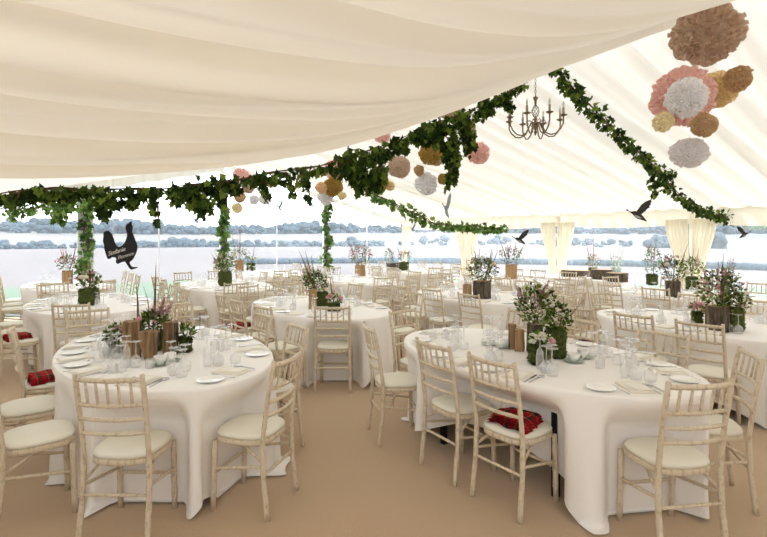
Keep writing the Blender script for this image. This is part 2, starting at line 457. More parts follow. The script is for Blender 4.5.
# ------------------------------------------------------------------ land outside
def sector(r0, r1, a0, a1, zf, name, mat, nr=30, na=60):
    def fn(a, b):
        r = r0+(r1-r0)*b; t = math.radians(a0+(a1-a0)*a)
        return Vector((r*sin(t), r*cos(t), zf(r, t)))
    return grid(na, nr, fn).build(name, mat, smooth=True)
def land(r, t):
    if r < 60: return -.06
    if r < 200:
        k = (r-60)/140; return -.06-2.9*k*k*(3-2*k)
    k = (r-200)/420; return -2.96+9.5*k*k+1.2*sin(t*7+1)*k
struct(sector(3, 20.5, -75, 75, lambda r, t: -.06, 'ground_lawn', M_grass, 8))
struct(sector(20.5, 200, -75, 75, land, 'ground_wheat_field', M_wheat, 60))
struct(sector(200, 640, -75, 75, land, 'ground_far_fields', M_far, 40, 90))
def rdir0():
    return Vector((random.gauss(0, 1), random.gauss(0, 1), random.gauss(0, 1))).normalized()
def blobs(name, label, n, rr, ar, hr, zoff=0, squat=1.0):
    m = MB()
    for k in range(n):
        r = random.uniform(*rr); t = math.radians(random.uniform(*ar)); h = random.uniform(*hr)
        h *= .55+.9*abs(noise.noise(Vector((t*9, r*.01, 2))))*1.6
        for q in range(4):
            o_ = rdir0()*h*.42
            m.ball((r*sin(t)+o_.x*1.5, r*cos(t)+o_.y, max(land(r, t), land(r, t)+h*.42+o_.z)), h*random.uniform(.22, .42), 8, 5, 0, (random.uniform(1, 1.5), 1.2, squat), .25)
    o = m.build(name, M_tree_haze, smooth=True); tag(o, label, 'trees', kind='stuff'); return o
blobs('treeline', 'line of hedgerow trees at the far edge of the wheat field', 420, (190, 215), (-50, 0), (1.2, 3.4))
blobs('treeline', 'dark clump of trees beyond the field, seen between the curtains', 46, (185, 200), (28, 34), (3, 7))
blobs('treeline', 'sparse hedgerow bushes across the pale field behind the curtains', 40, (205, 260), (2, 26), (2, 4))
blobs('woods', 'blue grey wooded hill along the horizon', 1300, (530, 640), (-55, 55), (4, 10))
m = MB()
for k in range(700):
    t = math.radians(-16+66*k/700); r = 31+random.uniform(-.25, .25)
    m.ball((r*sin(t), r*cos(t), .06), random.uniform(.14, .24), 6, 4, 0, (1.4, 1.4, 1), .2)
tag(m.build('hedge', M_tree_haze, smooth=True), 'low blue grey hedge strip crossing the field outside', 'hedge')

# ------------------------------------------------------------------ chairs
def bamboo(p, q, r, n=8, knots=4, bend=None):
    """a turned bamboo rod with raised rings"""
    p, q = Vector(p), Vector(q); pts = []; rad = []
    ts = [0.0]
    for k in range(1, knots+1):
        c = k/(knots+1); d = .010/max(.05, (q-p).length)
        ts += [c-2.0*d, c-d, c-.2*d, c+.2*d, c+d, c+2.0*d]
    ts.append(1.0)
    for i, t in enumerate(ts):
        x = p.lerp(q, t)
        if bend: x = x+Vector(bend)*sin(pi*t)
        pts.append(x)
        if i in (0, len(ts)-1): rad.append(r*.95)
        else: rad.append([r, r*1.16, r*.98, r*.98, r*1.16, r][(i-1) % 6])
    return pts, rad
def make_chair(detail):
    t = empty('spindle_chair'); tag(t, 'limewashed spindle chair', 'chair')
    ns = 8 if detail else 5
    for s in (-1, 1):
        m = MB(); pl = [(s*.187, -.205, 0), (s*.183, -.175, .24), (s*.180, -.168, .46), (s*.180, -.20, .70), (s*.180, -.245, .932)]
        pts = []; rad = []
        kn = [3, 3, 2, 2] if detail else [0, 0, 0, 0]
        for i in range(4):
            a, b = bamboo(pl[i], pl[i+1], .0140 if i > 1 else .0155, knots=kn[i])
            if i: a, b = a[1:], b[1:]
            pts += a; rad += b
        rad[-1] = .013
        m.tube(pts, rad, ns); m.build('rear_leg', M_wood, t, smooth=True)
        m = MB(); a, b = bamboo((s*.168, .178, 0), (s*.165, .165, .42), .017, knots=3 if detail else 0); m.tube(a, b, ns)
        m.build('front_leg', M_wood, t, smooth=True)
    def yb(z): return -.168-(z-.46)*.150 if z < .7 else -.20-(z-.7)*.2
    def rail(z, r, k, name, n=ns):
        z += .012
        m = MB(); a, b = bamboo((-.18, yb(z), z), (.18, yb(z), z), r, knots=k if detail else 0, bend=(0, -.028, 0))
        if not detail: a = [a[0], Vector((0, yb(z)-.026, z)), a[-1]]; b = [r]*3
        m.tube(a, b, n); m.build(name, M_wood, t, smooth=True)
    rail(.893, .0135, 6, 'crest_rail')
    rail(.752, .011, 6, 'back_rail'); rail(.672, .011, 4, 'back_rail'); rail(.592, .011, 4, 'back_rail')
    if not detail:
        m = MB()
    for k in range(5):
        x = -.12+.06*k; bz = -.028*cos(x/.18*pi/2)
        if detail: m = MB()
        a, b = bamboo((x, yb(.755)+bz, .752), (x, yb(.89)+bz, .893), .0078, knots=1 if detail else 0); m.tube(a, b, ns if detail else 4)
        if detail: m.build('spindle', M_wood, t, smooth=True)
    if not detail: m.build('back_spindles', M_wood, t, smooth=True)
    # D-shaped seat
    def seat_ring(k, n, g):
        a = 2*pi*k/n; c, s_ = cos(a), sin(a)
        e = .62
        return ((abs(c)**e*(1 if c > 0 else -1))*(.186+g+(.008 if s_ > 0 else -.010)*abs(s_)), (abs(s_)**e*(1 if s_ > 0 else -1))*(.185+g)+.008)
    n = 28 if detail else 14
    def slab(levels, name, mat):
        m = MB(); vs = []; fs = []
        for g, z in levels: vs += [(*seat_ring(k, n, g), z) for k in range(n)]
        for i in range(len(levels)-1):
            for k in range(n): fs.append((i*n+k, i*n+(k+1) % n, (i+1)*n+(k+1) % n, (i+1)*n+k))
        fs.append(tuple(range(n-1, -1, -1))); fs.append(tuple((len(levels)-1)*n+k for k in range(n)))
        m.add(vs, fs); return m.build(name, mat, t, smooth=True)
    slab([(-.004, .415), (.0, .418), (.0, .444), (-.006, .447)], 'seat_frame', M_wood)
    slab([(-.022, .446), (-.006, .45), (.0, .462), (-.006, .474), (-.03, .484), (-.075, .490), (-.13, .493)], 'seat_pad', M_pad)
    def st(p, q, k=3):
        m = MB(); a, b = bamboo(p, q, .0095, knots=k if detail else 0); m.tube(a, b, ns); m.build('stretcher', M_wood, t, smooth=True)
    st((-.166, .17, .22), (.166, .17, .22)); st((-.182, -.178, .26), (.182, -.178, .26))
    for s in (-1, 1):
        st((s*.167, .172, .25), (s*.183, -.178, .31))
        if detail: st((s*.18, -.17, .33), (s*.13, .02, .425), 0)
    return Proto(t)
CH_HI = make_chair(True); CH_LO = make_chair(False)
CHAIRS = {}
def chair_at(key, cu, cv, f, label):
    p = W(cu, cv)
    pr = CH_HI if p.y < 6.4 else CH_LO
    return pr.put((p.x, p.y, 0), facing(*f), label, 'spindle chairs round the oval tables')

# ------------------------------------------------------------------ tables
A_, B_ = 1.22, .74
TB = {  # u, v of centre, phrase, (cloth half sizes)
 'A': (1.03, 4.24, 'the split-log table'),
 'B': (3.24, 2.40, 'the mossy-block table'),
 'C': (3.26, 5.68, 'the mid-aisle table'),
 'D': (3.25, 9.05, 'the table behind the mid-aisle one'),
 'E': (.95, 7.81, 'the table behind the split-log one'),
 'F': (.99, 10.85, 'the table at the first ivy post'),
 'H': (5.85, 2.05, 'the dark-bark-vase table'),
 'I': (5.78, 5.13, 'the table behind the mossy-block one'),
 'J': (5.75, 8.5, 'the table before the third ivy post'),
 'K': (5.1, 11.2, 'the table before the second ivy post'),
 'L': (8.4, 3.3, 'the table before the widest curtain'),
 'M': (8.1, 6.5, 'the table before the serving table'),
 'N': (8.3, 9.9, 'the far corner table'),
}
def tdir(fu, fv): return (fu*G[0]+fv*E[0], fu*G[1]+fv*E[1])
def wdir(p, q):
    d = (q[0]-p[0], q[1]-p[1]); L = sqrt(d[0]**2+d[1]**2); return (d[0]/L, d[1]/L)
ORD = ['first', 'second', 'third']
def generic(side, k, jit=0.05):
    j = random.uniform(-jit, jit); a = random.uniform(-.08, .08)
    if side == 'wall':   return (-.82+random.uniform(-.04, .04), (-.66, 0.0, .66)[k]+j, (1, a))
    if side == 'curt':   return (.82+random.uniform(-.04, .04), (-.66, 0.0, .66)[k]+j, (-1, a))
    if side == 'near':   return ((-.30, .30)[k]+j*.5, -1.20+.03*k, ((.22, -.22)[k]+a, 1))
    if side == 'far':    return ((-.30, .30)[k]+j*.5, 1.20, ((.22, -.22)[k]+a, -1))
SIDES = {'wall': 'outer side', 'curt': 'curtain side', 'near': 'near end', 'far': 'gable end'}
OVER = {   # chairs measured in the photograph: centre and facing, given in world axes
 'A': {('near', 0): ((-1.45, 2.90), (0.02, 1)), ('near', 1): ((-.82, 3.17), (-.958, .286)),
       ('wall', 0): (W(.17, 3.70), tdir(1, .02)), ('wall', 1): (W(.15, 4.34), tdir(1, 0)), ('wall', 2): (W(.31, 4.97), tdir(1, -.03)),
       ('curt', 0): (W(1.70, 3.74), tdir(-1, .05)), ('curt', 1): (W(1.72, 4.46), tdir(-1, -.02)), ('curt', 2): None,
       ('far', 0): ((-2.83, 4.83), (.55, -.83)), ('far', 1): (W(1.48, 5.52), tdir(-.1, -1))},
 'B': {('wall', 2): ((.115, 4.19), (.966, .258)), ('wall', 1): ((.545, 3.61), (.84, .54)), ('wall', 0): ((.842, 3.185), (.80, .60)),
       ('near', 0): ((1.575, 2.79), (-.145, .99)), ('near', 1): ((2.08, 3.23), (-.96, .28)),
       ('curt', 0): (W(3.80, 1.77), tdir(-1, .0)), ('curt', 1): (W(3.84, 2.5), tdir(-1, .05)), ('curt', 2): (W(3.85, 3.1), tdir(-1, 0)),
       ('far', 0): (W(3.2, 3.62), tdir(.1, -1)), ('far', 1): None},
 'C': {('near', 0): ((-.535, 5.50), (.02, 1)), ('near', 1): None},
 'E': {('near', 0): ((-3.44, 5.68), (-.2, .97)), ('near', 1): None},
 'H': {('wall', 0): (W(4.98, 1.79), tdir(1, .02)), ('wall', 1): (W(5.0, 2.36), tdir(1, 0)), ('wall', 2): (W(5.0, 2.93), tdir(1, -.05)),
       ('near', 0): None, ('near', 1): None},
 'L': {('near', 0): None, ('near', 1): None},
 'K': {('near', 1): None, ('far', 0): None, ('far', 1): None},
 'F': {('far', 0): None, ('far', 1): None},
}
SEATS = {}
for key, (tu, tv, ph) in TB.items():
    lst = []
    for side, n in (('near', 2), ('wall', 3), ('curt', 3), ('far', 2)):
        for k in range(n):
            ov = OVER.get(key, {}).get((side, k), 0)
            if ov is None: continue
            if ov == 0:
                du, dv, (fu, fv) = generic(side, k)
                L = sqrt(fu*fu+fv*fv); f = tdir(fu/L, fv/L); cu, cv = tu+du, tv+dv
            else:
                (px, py) = ov[0][:2]; L = sqrt(ov[1][0]**2+ov[1][1]**2); f = (ov[1][0]/L, ov[1][1]/L); cu, cv = UV((px, py))
            if side in ('near', 'far'):
                single = OVER.get(key, {}).get((side, 1-k), 0) is None
                lab = 'limewashed chair, %s of %s' % (SIDES[side], ph.replace('the table', 'table'))
                if not single: lab += ', on its %s corner' % ('curtain' if k else 'outer')
            else:
                lab = 'limewashed chair, %s, %s, %s from near' % (SIDES[side], ph.replace('the table', 'table'), ORD[k])
            o = chair_at((key, side, k), cu, cv, f, lab)
            lst.append((cu, cv, f)); SEATS[(key, side, k)] = (cu, cv, f, o)
    CHAIRS[key] = lst

def cloth(key, tu, tv, Lu, Lv, nth, seed):
    m = MB(); rnd = random.Random(seed); vs = []; fs = []
    rings = [.35, .7, .92, .99, 1.0]; K = 20 if nth > 130 else 11
    ph = [rnd.uniform(0, 6.28) for _ in range(4)]
    nw = [rnd.randint(7, 9), rnd.randint(13, 16), rnd.randint(22, 27)]
    ch = []
    for cu, cv, f in CHAIRS[key]:
        fu = f[0]*G[0]+f[1]*G[1]; fv = f[0]*E[0]+f[1]*E[1]
        ch.append((cu-tu, cv-tv, fu, fv))
    vs.append((0, 0, TOPZ))
    for r in rings:
        for k in range(nth):
            t = 2*pi*k/nth; vs.append((B_*r*cos(t), A_*r*sin(t), TOPZ-(.004 if r == 1 else 0)))
    for j in range(1, K+1):
        for k in range(nth):
            t = 2*pi*k/nth; pu, pv = B_*cos(t), A_*sin(t)
            nu, nv = cos(t)/B_, sin(t)/A_; L = sqrt(nu*nu+nv*nv); nu /= L; nv /= L
            drop = min((Lu-abs(pu))/max(1e-3, abs(nu)), (Lv-abs(pv))/max(1e-3, abs(nv)))
            drop = min(drop, .81)
            s = .010*j if j < 3 else .02+(drop-.02)*((j-2)/(K-2))**1.1
            fold = .40*sin(nw[0]*t+ph[0])+.55*abs(sin(nw[1]*.5*t+ph[1]+.9*sin(3*t)))**.7-.3+.30*sin(nw[2]*t+ph[2]+1.2*sin(2*t))
            q = s/.75
            out = .008+.030*q+.050*fold*min(1, q*1.3)**1.1
            z = TOPZ-s-.004
            if s < .03: out *= s/.03
            if z < .012:
                out += (.012-z)*.85+.03*fold; z = .012+.006*abs(fold)*min(1, (.012-(TOPZ-s-.004))*10)
            u, v = pu+nu*out, pv+nv*out
            w = min(1, max(0, (.735-z)/.22)); w = w*w*(3-2*w)
            if w > 0:
                for cu, cv, fu, fv in ch:
                    dx, dy = u-cu, v-cv
                    ly = dx*fu+dy*fv; lx = dx*fv-dy*fu
                    if abs(lx) < .34 and -.45 < ly < .215:
                        g = min(1, max(0, (.34-abs(lx))/.13)); g = g*g*(3-2*g)
                        sh = (.215-ly)*w*g
                        u += fu*sh; v += fv*sh
            vs.append((u, v, z))
    for k in range(nth): fs.append((0, 1+k, 1+(k+1) % nth))
    R = len(rings)+K
    for i in range(R-1):
        for k in range(nth):
            a = 1+i*nth; k2 = (k+1) % nth
            fs.append((a+k, a+nth+k, a+nth+k2, a+k2))
    return m.add(vs, fs)
RZ = atan2(G[1], G[0])
tt = empty('banquet_table'); tag(tt, 'oval banquet table', 'table')
m = MB(); m.lathe([(.98, 0), (1, .004), (1, .02), (.98, .024)], 40, (0, 0, TOPZ-.035), B_-.01, A_-.01); m.build('tabletop', M_ply, tt)
for sx in (-1, 1):
    for sy in (-1, 1):
        m = MB(); m.box((sx*.42, sy*.51, .36), (.04, .04, .72)); m.build('leg', M_black, tt)
TABLE = Proto(tt)
LU = {'A': (B_+.73, A_+.68), 'B': (B_+.50, A_+.72)}
for i, (key, (tu, tv, ph)) in enumerate(TB.items()):
    p = W(tu, tv)
    TABLE.put((p.x, p.y, 0), RZ, 'oval banquet table under the white cloth, %s' % ph, 'oval banquet tables')
    near = key in 'ABCEH'
    lu, lv = LU.get(key, (B_+.60, A_+.66))
    c = cloth(key, tu, tv, lu, lv, 240 if key in 'AB' else (180 if near else 110), 11+i)
    o = c.build('tablecloth', M_cloth, None, smooth=True, loc=(p.x, p.y, 0)); o.rotation_euler = (0, 0, RZ)
    tag(o, 'white floor-length tablecloth draped over %s' % ph, 'tablecloth', 'white tablecloths')

# ------------------------------------------------------------------ place settings
def proto(name, cat, parts):
    t = empty(name); tag(t, name, cat)
    for pn, mb, mat, sm in parts: mb.build(pn, mat, t, smooth=sm)
    return Proto(t)
def single(name, cat, mb, mat, sm=True):
    o = mb.build(name, mat, None, smooth=sm); tag(o, name, cat); return Proto(o)
prof_g = [(.033, 0), (.0385, .025), (.039, .042), (.033, .062), (.018, .076), (.006, .083), (.0042, .09), (.004, .16), (.006, .168), (.014, .172), (.037, .175), (.037, .179)]
GLASS = single('wine_glass', 'glass', MB().lathe(prof_g, 16), M_glass)
GLASS_LO = GLASS
prof_f = [(.022, 0), (.027, .03), (.028, .07), (.022, .12), (.006, .145), (.0042, .15), (.004, .195), (.012, .2), (.032, .203), (.032, .206)]
FLUTE = single('champagne_flute', 'glass', MB().lathe(prof_f, 14), M_glass)
PLATE = single('side_plate', 'plate', MB().lathe([(.03, 0), (.055, .001), (.085, .012), (.087, .014), (.084, .0145), (.056, .005), (.0, .0045)], 28), M_china)
def rect(w, l, h, mb=None, c=(0, 0, 0), rot=0):
    mb = mb or MB(); return mb.box((c[0], c[1], c[2]+h/2), (w, l, h), Matrix.Rotation(rot, 3, 'Z'))
nap = MB()
for k in range(3): rect(.145-.004*k, .215-.006*k, .004, nap, (0, 0, .0035*k), .02*k)
NAPKIN = single('folded_napkin', 'napkin', nap, M_paper, False)
MENU = single('menu_card', 'card', rect(.10, .15, .0015), M_card, False)
def knife():
    m = MB(); m.prism([(-.1, 0), (0, .0), (.008, -.003), (.1, -.003), (.108, .004), (.1, .011), (.02, .011), (0, .008), (-.1, .008)], .003); return m
def flat(mb):   # prism outline xz -> lies flat
    mb.v = [(x, z, y+.003) for x, y, z in mb.v]; return mb
KNIFE = single('table_knife', 'knife', flat(knife()), M_steel, False)
fk = MB(); fk.prism([(-.1, 0), (.02, .0), (.045, -.008), (.09, -.008), (.09, -.005), (.06, -.004), (.06, -.001), (.092, -.001), (.092, .002), (.06, .003), (.06, .006), (.09, .007), (.09, .01), (.045, .01), (.02, .006), (-.1, .007)], .003)
FORK = single('table_fork', 'fork', flat(fk), M_steel, False)
spn = MB(); spn.ball((.07, 0, .006), .028, 10, 6, 0, (1.1, .75, .25)); spn.tube([(.04, 0, .006), (-.09, 0, .004)], .0035, 6)
SPOON = single('spoon', 'spoon', spn, M_steel)
cup = MB().lathe([(.022, 0), (.026, .004), (.040, .03), (.043, .058), (.0415, .058), (.038, .03), (.02, .008)], 18)
hd = MB().tube([(.038, 0, .048), (.058, 0, .05), (.066, 0, .036), (.055, 0, .02), (.034, 0, .016)], .004, 6)
CUP = proto('teacup', 'cup', [('bowl', cup, M_china, True), ('handle', hd, M_china, True)])
SAUCER = single('saucer', 'saucer', MB().lathe([(.03, 0), (.05, .004), (.072, .014), (.07, .0155), (.03, .006), (0, .005)], 22), M_green)
VOT = single('votive_holder', 'candle holder', MB().lathe([(.025, 0), (.03, .005), (.033, .06), (.030, .06), (.026, .01)], 14), M_glass)
def setting(key, cu, cv, f, full, k):
    tu, tv, ph = TB[key]; du, dv = cu-tu, cv-tv
    t = atan2(dv/A_, du/B_)
    e = .835; pu, pv = tu+B_*e*cos(t), tv+A_*e*sin(t)
    n = Vector((-cos(t)/B_, -sin(t)/A_)); n.normalize(); n = Vector(tdir(n.x, n.y)); s = Vector((n.y, -n.x))  # s = to the sitter's right
    rz = atan2(-n.x, n.y)
    o = W(pu, pv)
    def P(a, b, z=TOPZ+.001): return (o.x+s.x*a+n.x*b, o.y+s.y*a+n.y*b, z)
    g = ' on ' + ph
    r = random.uniform
    NAPKIN.put(P(0, r(-.01, .02)), rz+r(-.12, .12), 'folded cream napkin at a place setting'+g, 'folded napkins')
    PLATE.put(P(-.21, .0+r(-.02, .02)), 0, 'white side plate with butter knife'+g if False else 'round white side plate'+g, 'side plates')
    if full >= 1:
        KNIFE.put(P(.095, -.01), rz+pi/2+r(-.06, .06), 'steel table knife beside a napkin'+g, 'table knives')
        FORK.put(P(-.095, -.01), rz+pi/2+r(-.06, .06), 'steel table fork beside a napkin'+g, 'table forks')
    if full >= 2:
        MENU.put(P(.01, .0, TOPZ+.0145), rz+r(-.25, .25), 'cream menu card lying on a napkin'+g, 'menu cards')
        SPOON.put(P(.125, 0), rz+pi/2+r(-.06, .06), 'steel spoon beside a knife'+g, 'spoons')
    offs = [(.10, .20), (.18, .15), (.04, .25), (.13, .27)] if full == 2 else [(.10, .20), (.17, .16), (.05, .25)] if full else [(.10, .19), (.03, .22)]
    for q, (a, b) in enumerate(offs):
        pr = FLUTE if (q == 2) else GLASS
        pr.put(P(a+r(-.015, .015), b+r(-.015, .015)), 0, ('upturned clear champagne flute' if q == 2 else 'upturned clear wine glass')+g, 'upturned glasses')
for key in TB:
    full = 2 if key in 'AB' else (1 if key in 'CEHI' else 0)
    for k, (cu, cv, f) in enumerate(CHAIRS[key]): setting(key, cu, cv, f, full, k)
def tabletop_item(pr, x, y, rz, label, group=None, dz=0.0, scale=None):
    p = at_h(x, y, TOPZ); return pr.put((p.x, p.y, TOPZ+.001+dz), rz, label, group, scale)
for j, (x, y, ph) in enumerate(((160, 365, 'beside the split logs'), (170, 362, 'behind the stacked cups by the split logs'), (490, 345, 'left of the bark vase'), (505, 348, 'between the cup stack and the bark vase'), (574, 362, 'right of the mossy block'), (583, 358, 'far right of the mossy block'))):
    lab = ['white cup in the sage saucer beside the split logs', 'white cup close behind the other cup by the split logs',
           'white cup in the pale sage saucer away from the bark vase', 'white cup beside the pale wood block by the bark vase',
           'white cup against the mossy block', 'white cup a hand away from the mossy block'][j]
    tabletop_item(SAUCER, x, y, 0, 'sage green saucer under the '+lab.split(' ', 1)[1].replace('white ', ''), 'saucers')
    tabletop_item(CUP, x, y, j*1.3+.5, lab, 'teacups', .006)
for j, (x, y, lab) in enumerate(((107, 357, 'small clear votive glass beside the leafy end of the split logs'), (150, 368, 'small clear votive glass in front of the short split log'), (113, 374, 'small clear votive glass near the front rim of the split-log table'), (545, 373, 'small clear votive glass in front of the mossy block'), (600, 368, 'small clear votive glass at the curtain side of the mossy block'))):
    tabletop_item(VOT, x, y, 0, lab, 'votive glasses')

# ------------------------------------------------------------------ blankets on seats
def blanket(seat, label, mat, name='tartan_blanket', w=.29, l=.25):
    cu, cv, f, o = SEATS[seat]; p = W(cu, cv)
    m = MB()
    for k in range(3):
        def fn(a, b):
            x = (a-.5)*(w-.02*k); y = (b-.5)*(l-.015*k)
            return Vector((x+.01*sin(b*5+k), y+.008*sin(a*7+k), .012+.016*k+.010*noise.noise(Vector((x*14, y*14, k*3.0)))-.012*(abs(a-.5)*2)**6))
        g = grid(16, 14, fn); m.add(g.v, g.f)
        bot = [(x, y, z-.012) for x, y, z in g.v]; m.add(bot, [tuple(reversed(q)) for q in g.f])
    b = m.build(name, mat, None, smooth=True, loc=(p.x+f[0]*-.02, p.y+f[1]*-.02, .496)); b.rotation_euler = (0, 0, facing(*f)+.12)
    tag(b, label, 'blanket', 'folded blankets')
blanket(('B', 'wall', 0), 'folded red tartan blanket on a chair of the mossy-block table', M_tartan)
blanket(('A', 'wall', 2), 'folded red tartan blanket on a chair of the split-log table', M_tartan)
blanket(('E', 'wall', 0), 'folded red tartan blanket on a chair of the table behind the split-log one', M_tartan)
blanket(('C', 'wall', 2), 'small red tartan blanket on a chair at the mid-aisle table', M_tartan)
blanket(('H', 'wall', 2), 'folded plum dark blanket on a chair of the dark-bark-vase table', M_purple)

# ------------------------------------------------------------------ flower arrangements and logs
def rdir():
    while True:
        v = Vector((random.uniform(-1, 1), random.uniform(-1, 1), random.uniform(-1, 1)))
        if .05 < v.length < 1: return v.normalized()
def log_mesh(r, h, sq=1.0, taper=1.0, n=16, seed=0):
    m = MB(); vs = []; fs = []; L = 7
    for i in range(L):
        z = h*i/(L-1); k = 1+(taper-1)*i/(L-1)
        for j in range(n):
            a = 2*pi*j/n; q = 1+.10*noise.noise(Vector((cos(a)*1.7+seed, sin(a)*1.7, z*5)))+.05*noise.noise(Vector((cos(a)*5+seed, sin(a)*5, z*9)))
            vs.append((r*k*q*cos(a), r*k*q*sin(a)*sq, z))
    for i in range(L-1):
        for j in range(n): fs.append((i*n+j, i*n+(j+1) % n, (i+1)*n+(j+1) % n, (i+1)*n+j))
    fs.append(tuple(range(n-1, -1, -1)))
    return m.add(vs, fs), [vs[(L-1)*n+j] for j in range(n)]
def bark_log(parent, r, h, seed, c=(0, 0, 0), name='log'):
    m, top = log_mesh(r, h, seed=seed)
    o = m.build(name, M_bark, parent, smooth=True, loc=c)
    t = MB(); t.add(top+[(0, 0, h-.004)], [(i, (i+1) % len(top), len(top)) for i in range(len(top))]); t.build('sawn_top', M_pale, o)
    return o
def split_log(parent, w, d, h, seed, taper=1.0, c=(0, 0, 0), name='split_log', mat=None, lean=0.0):
    """half log: flat split face towards the viewer, bark behind"""
    m = MB(); n = 9; L = 9; vs = []; fs = []
    for i in range(L):
        z = h*i/(L-1); k = taper+(1-taper)*i/(L-1)
        ox = lean*(i/(L-1))
        for j in range(n):      # front face
            x = -w/2+w*j/(n-1)
            vs.append((x*k+ox+.008*noise.noise(Vector((z*9, seed, j*.1))), -d*.35+.014*noise.noise(Vector((x*30, z*6, seed))), z+(.012*noise.noise(Vector((x*20, seed, 4))) if i == L-1 else 0)))
        for j in range(n):      # bark side
            a = pi*j/(n-1)
            vs.append((w/2*cos(a)*k+ox, -d*.3+d*sin(a)*k*(1+.1*noise.noise(Vector((a*2, z*8, seed)))), z+(.012*noise.noise(Vector((cos(a)*10, seed, 4))) if i == L-1 else 0)))
    N = 2*n
    for i in range(L-1):
        for j in range(n-1):
            fs.append((i*N+j, i*N+j+1, (i+1)*N+j+1, (i+1)*N+j))
    m.add(vs, fs); m.mi = [0]*len(m.f)
    f2 = [tuple((L-1)*N+j for j in list(range(n))+list(range(n, N)))]
    m.add([], []); m.f += f2; m.mi += [0]
    o = m.build(name, mat or M_split, parent, smooth=False, loc=c)
    b = MB(); fb = []
    for i in range(L-1):
        for j in range(n, N-1): fb.append((i*N+j, i*N+j+1, (i+1)*N+j+1, (i+1)*N+j))
        fb.append((i*N+N-1, i*N, (i+1)*N, (i+1)*N+N-1)); fb.append((i*N+n-1, i*N+n, (i+1)*N+n, (i+1)*N+n-1))
    b.add(vs, fb); b.build('bark', M_bark, o, smooth=True)
    return o
def foliage_mb(n, c, rad, L=(.03, .06), lobes=False, up=.5, mats=3):
    m = MB(); c = Vector(c)
    for _ in range(n):
        d = rdir(); q = random.uniform(.25, 1)**.6
        p = c+Vector((d.x*rad[0]*q, d.y*rad[1]*q, d.z*rad[2]*q))
        dd = d+Vector((0, 0, up))+rdir()*.7
        l = random.uniform(*L); m.leaf(p, dd, rdir()+Vector((0, 0, .6)), l, l*random.uniform(.5, .8), random.choice((0, 0, 1, 1, 2)) if mats == 3 else 0, lobes)
    return m
def blossoms_mb(n, c, rad, r=(.006, .012), dome=True):
    m = MB(); c = Vector(c)
    for _ in range(n):
        d = rdir()
        if dome: d.z = abs(d.z)
        p = c+Vector((d.x*rad[0], d.y*rad[1], d.z*rad[2]))*random.uniform(.75, 1.08)
        for k in range(3):
            m.ball(p+rdir()*.01, random.uniform(*r), 6, 4, 0, (1, 1, .7), .25)
    return m
def plume_mb(base, tip, w, n=110):
    m = MB(); base, tip = Vector(base), Vector(tip); m.tube([base, tip], .002, 4)
    for _ in range(n):
        t = random.random()**.8; p = base.lerp(tip, .25+.75*t)
        d = rdir()+ (tip-base).normalized()*.9; l = w*(1-t*.8)*random.uniform(.5, 1.1)
        q = p+d.normalized()*l
        m.leaf(p, d, rdir(), l*1.25, l*.35, 0, False)
    return m
def feather_mb(base, tip, w=.02, bend=.03):
    m = MB(); base, tip = Vector(base), Vector(tip); N = 10; vs = []; fs = []
    d = (tip-base); sd_ = Vector((1, .25, 0)).normalized(); b = Vector((random.uniform(-1, 1), random.uniform(-1, 1), 0))*bend
    for i in range(N):
        t = i/(N-1); p = base+d*t+b*sin(pi*t*.8)
        k = w*(sin(pi*min(1, .12+.86*t))**.6)*(1-.55*t) if t < .99 else .0015
        vs += [p-sd_*k, p+Vector((-.25, 1, 0))*.002, p+sd_*k, p-Vector((-.25, 1, 0))*.002]
    for i in range(N-1):
        for j in range(4): fs.append((i*4+j, i*4+(j+1) % 4, (i+1)*4+(j+1) % 4, (i+1)*4+j))
    return m.add(vs, fs)
def moss_block(parent, w, d, h, c=(0, 0, 0), name='moss_block'):
    m = MB()
    def ball(a, b):
        ph = pi*b; t = 2*pi*a; e = .45
        def se(x): return abs(x)**e*(1 if x > 0 else -1)
        q = 1+.16*noise.noise(Vector((sin(ph)*cos(t)*3+c[0]*9, sin(ph)*sin(t)*3, cos(ph)*3)))
        return Vector((w/2*se(sin(ph))*se(cos(t))*q, d/2*se(sin(ph))*se(sin(t))*q, h/2+h/2*se(cos(ph))))
    g = grid(33, 18, ball); m.add(g.v, g.f)
    for _ in range(900):
        a, b = random.random(), random.uniform(.05, .9); p = ball(a, b); nn = (p-Vector((0, 0, h/2)))
        m.leaf(p*1.0, nn.normalized()+rdir()*.8, rdir(), random.uniform(.010, .022), .006, 0, False)
    return m.build(name, M_moss, parent, smooth=False, loc=c)
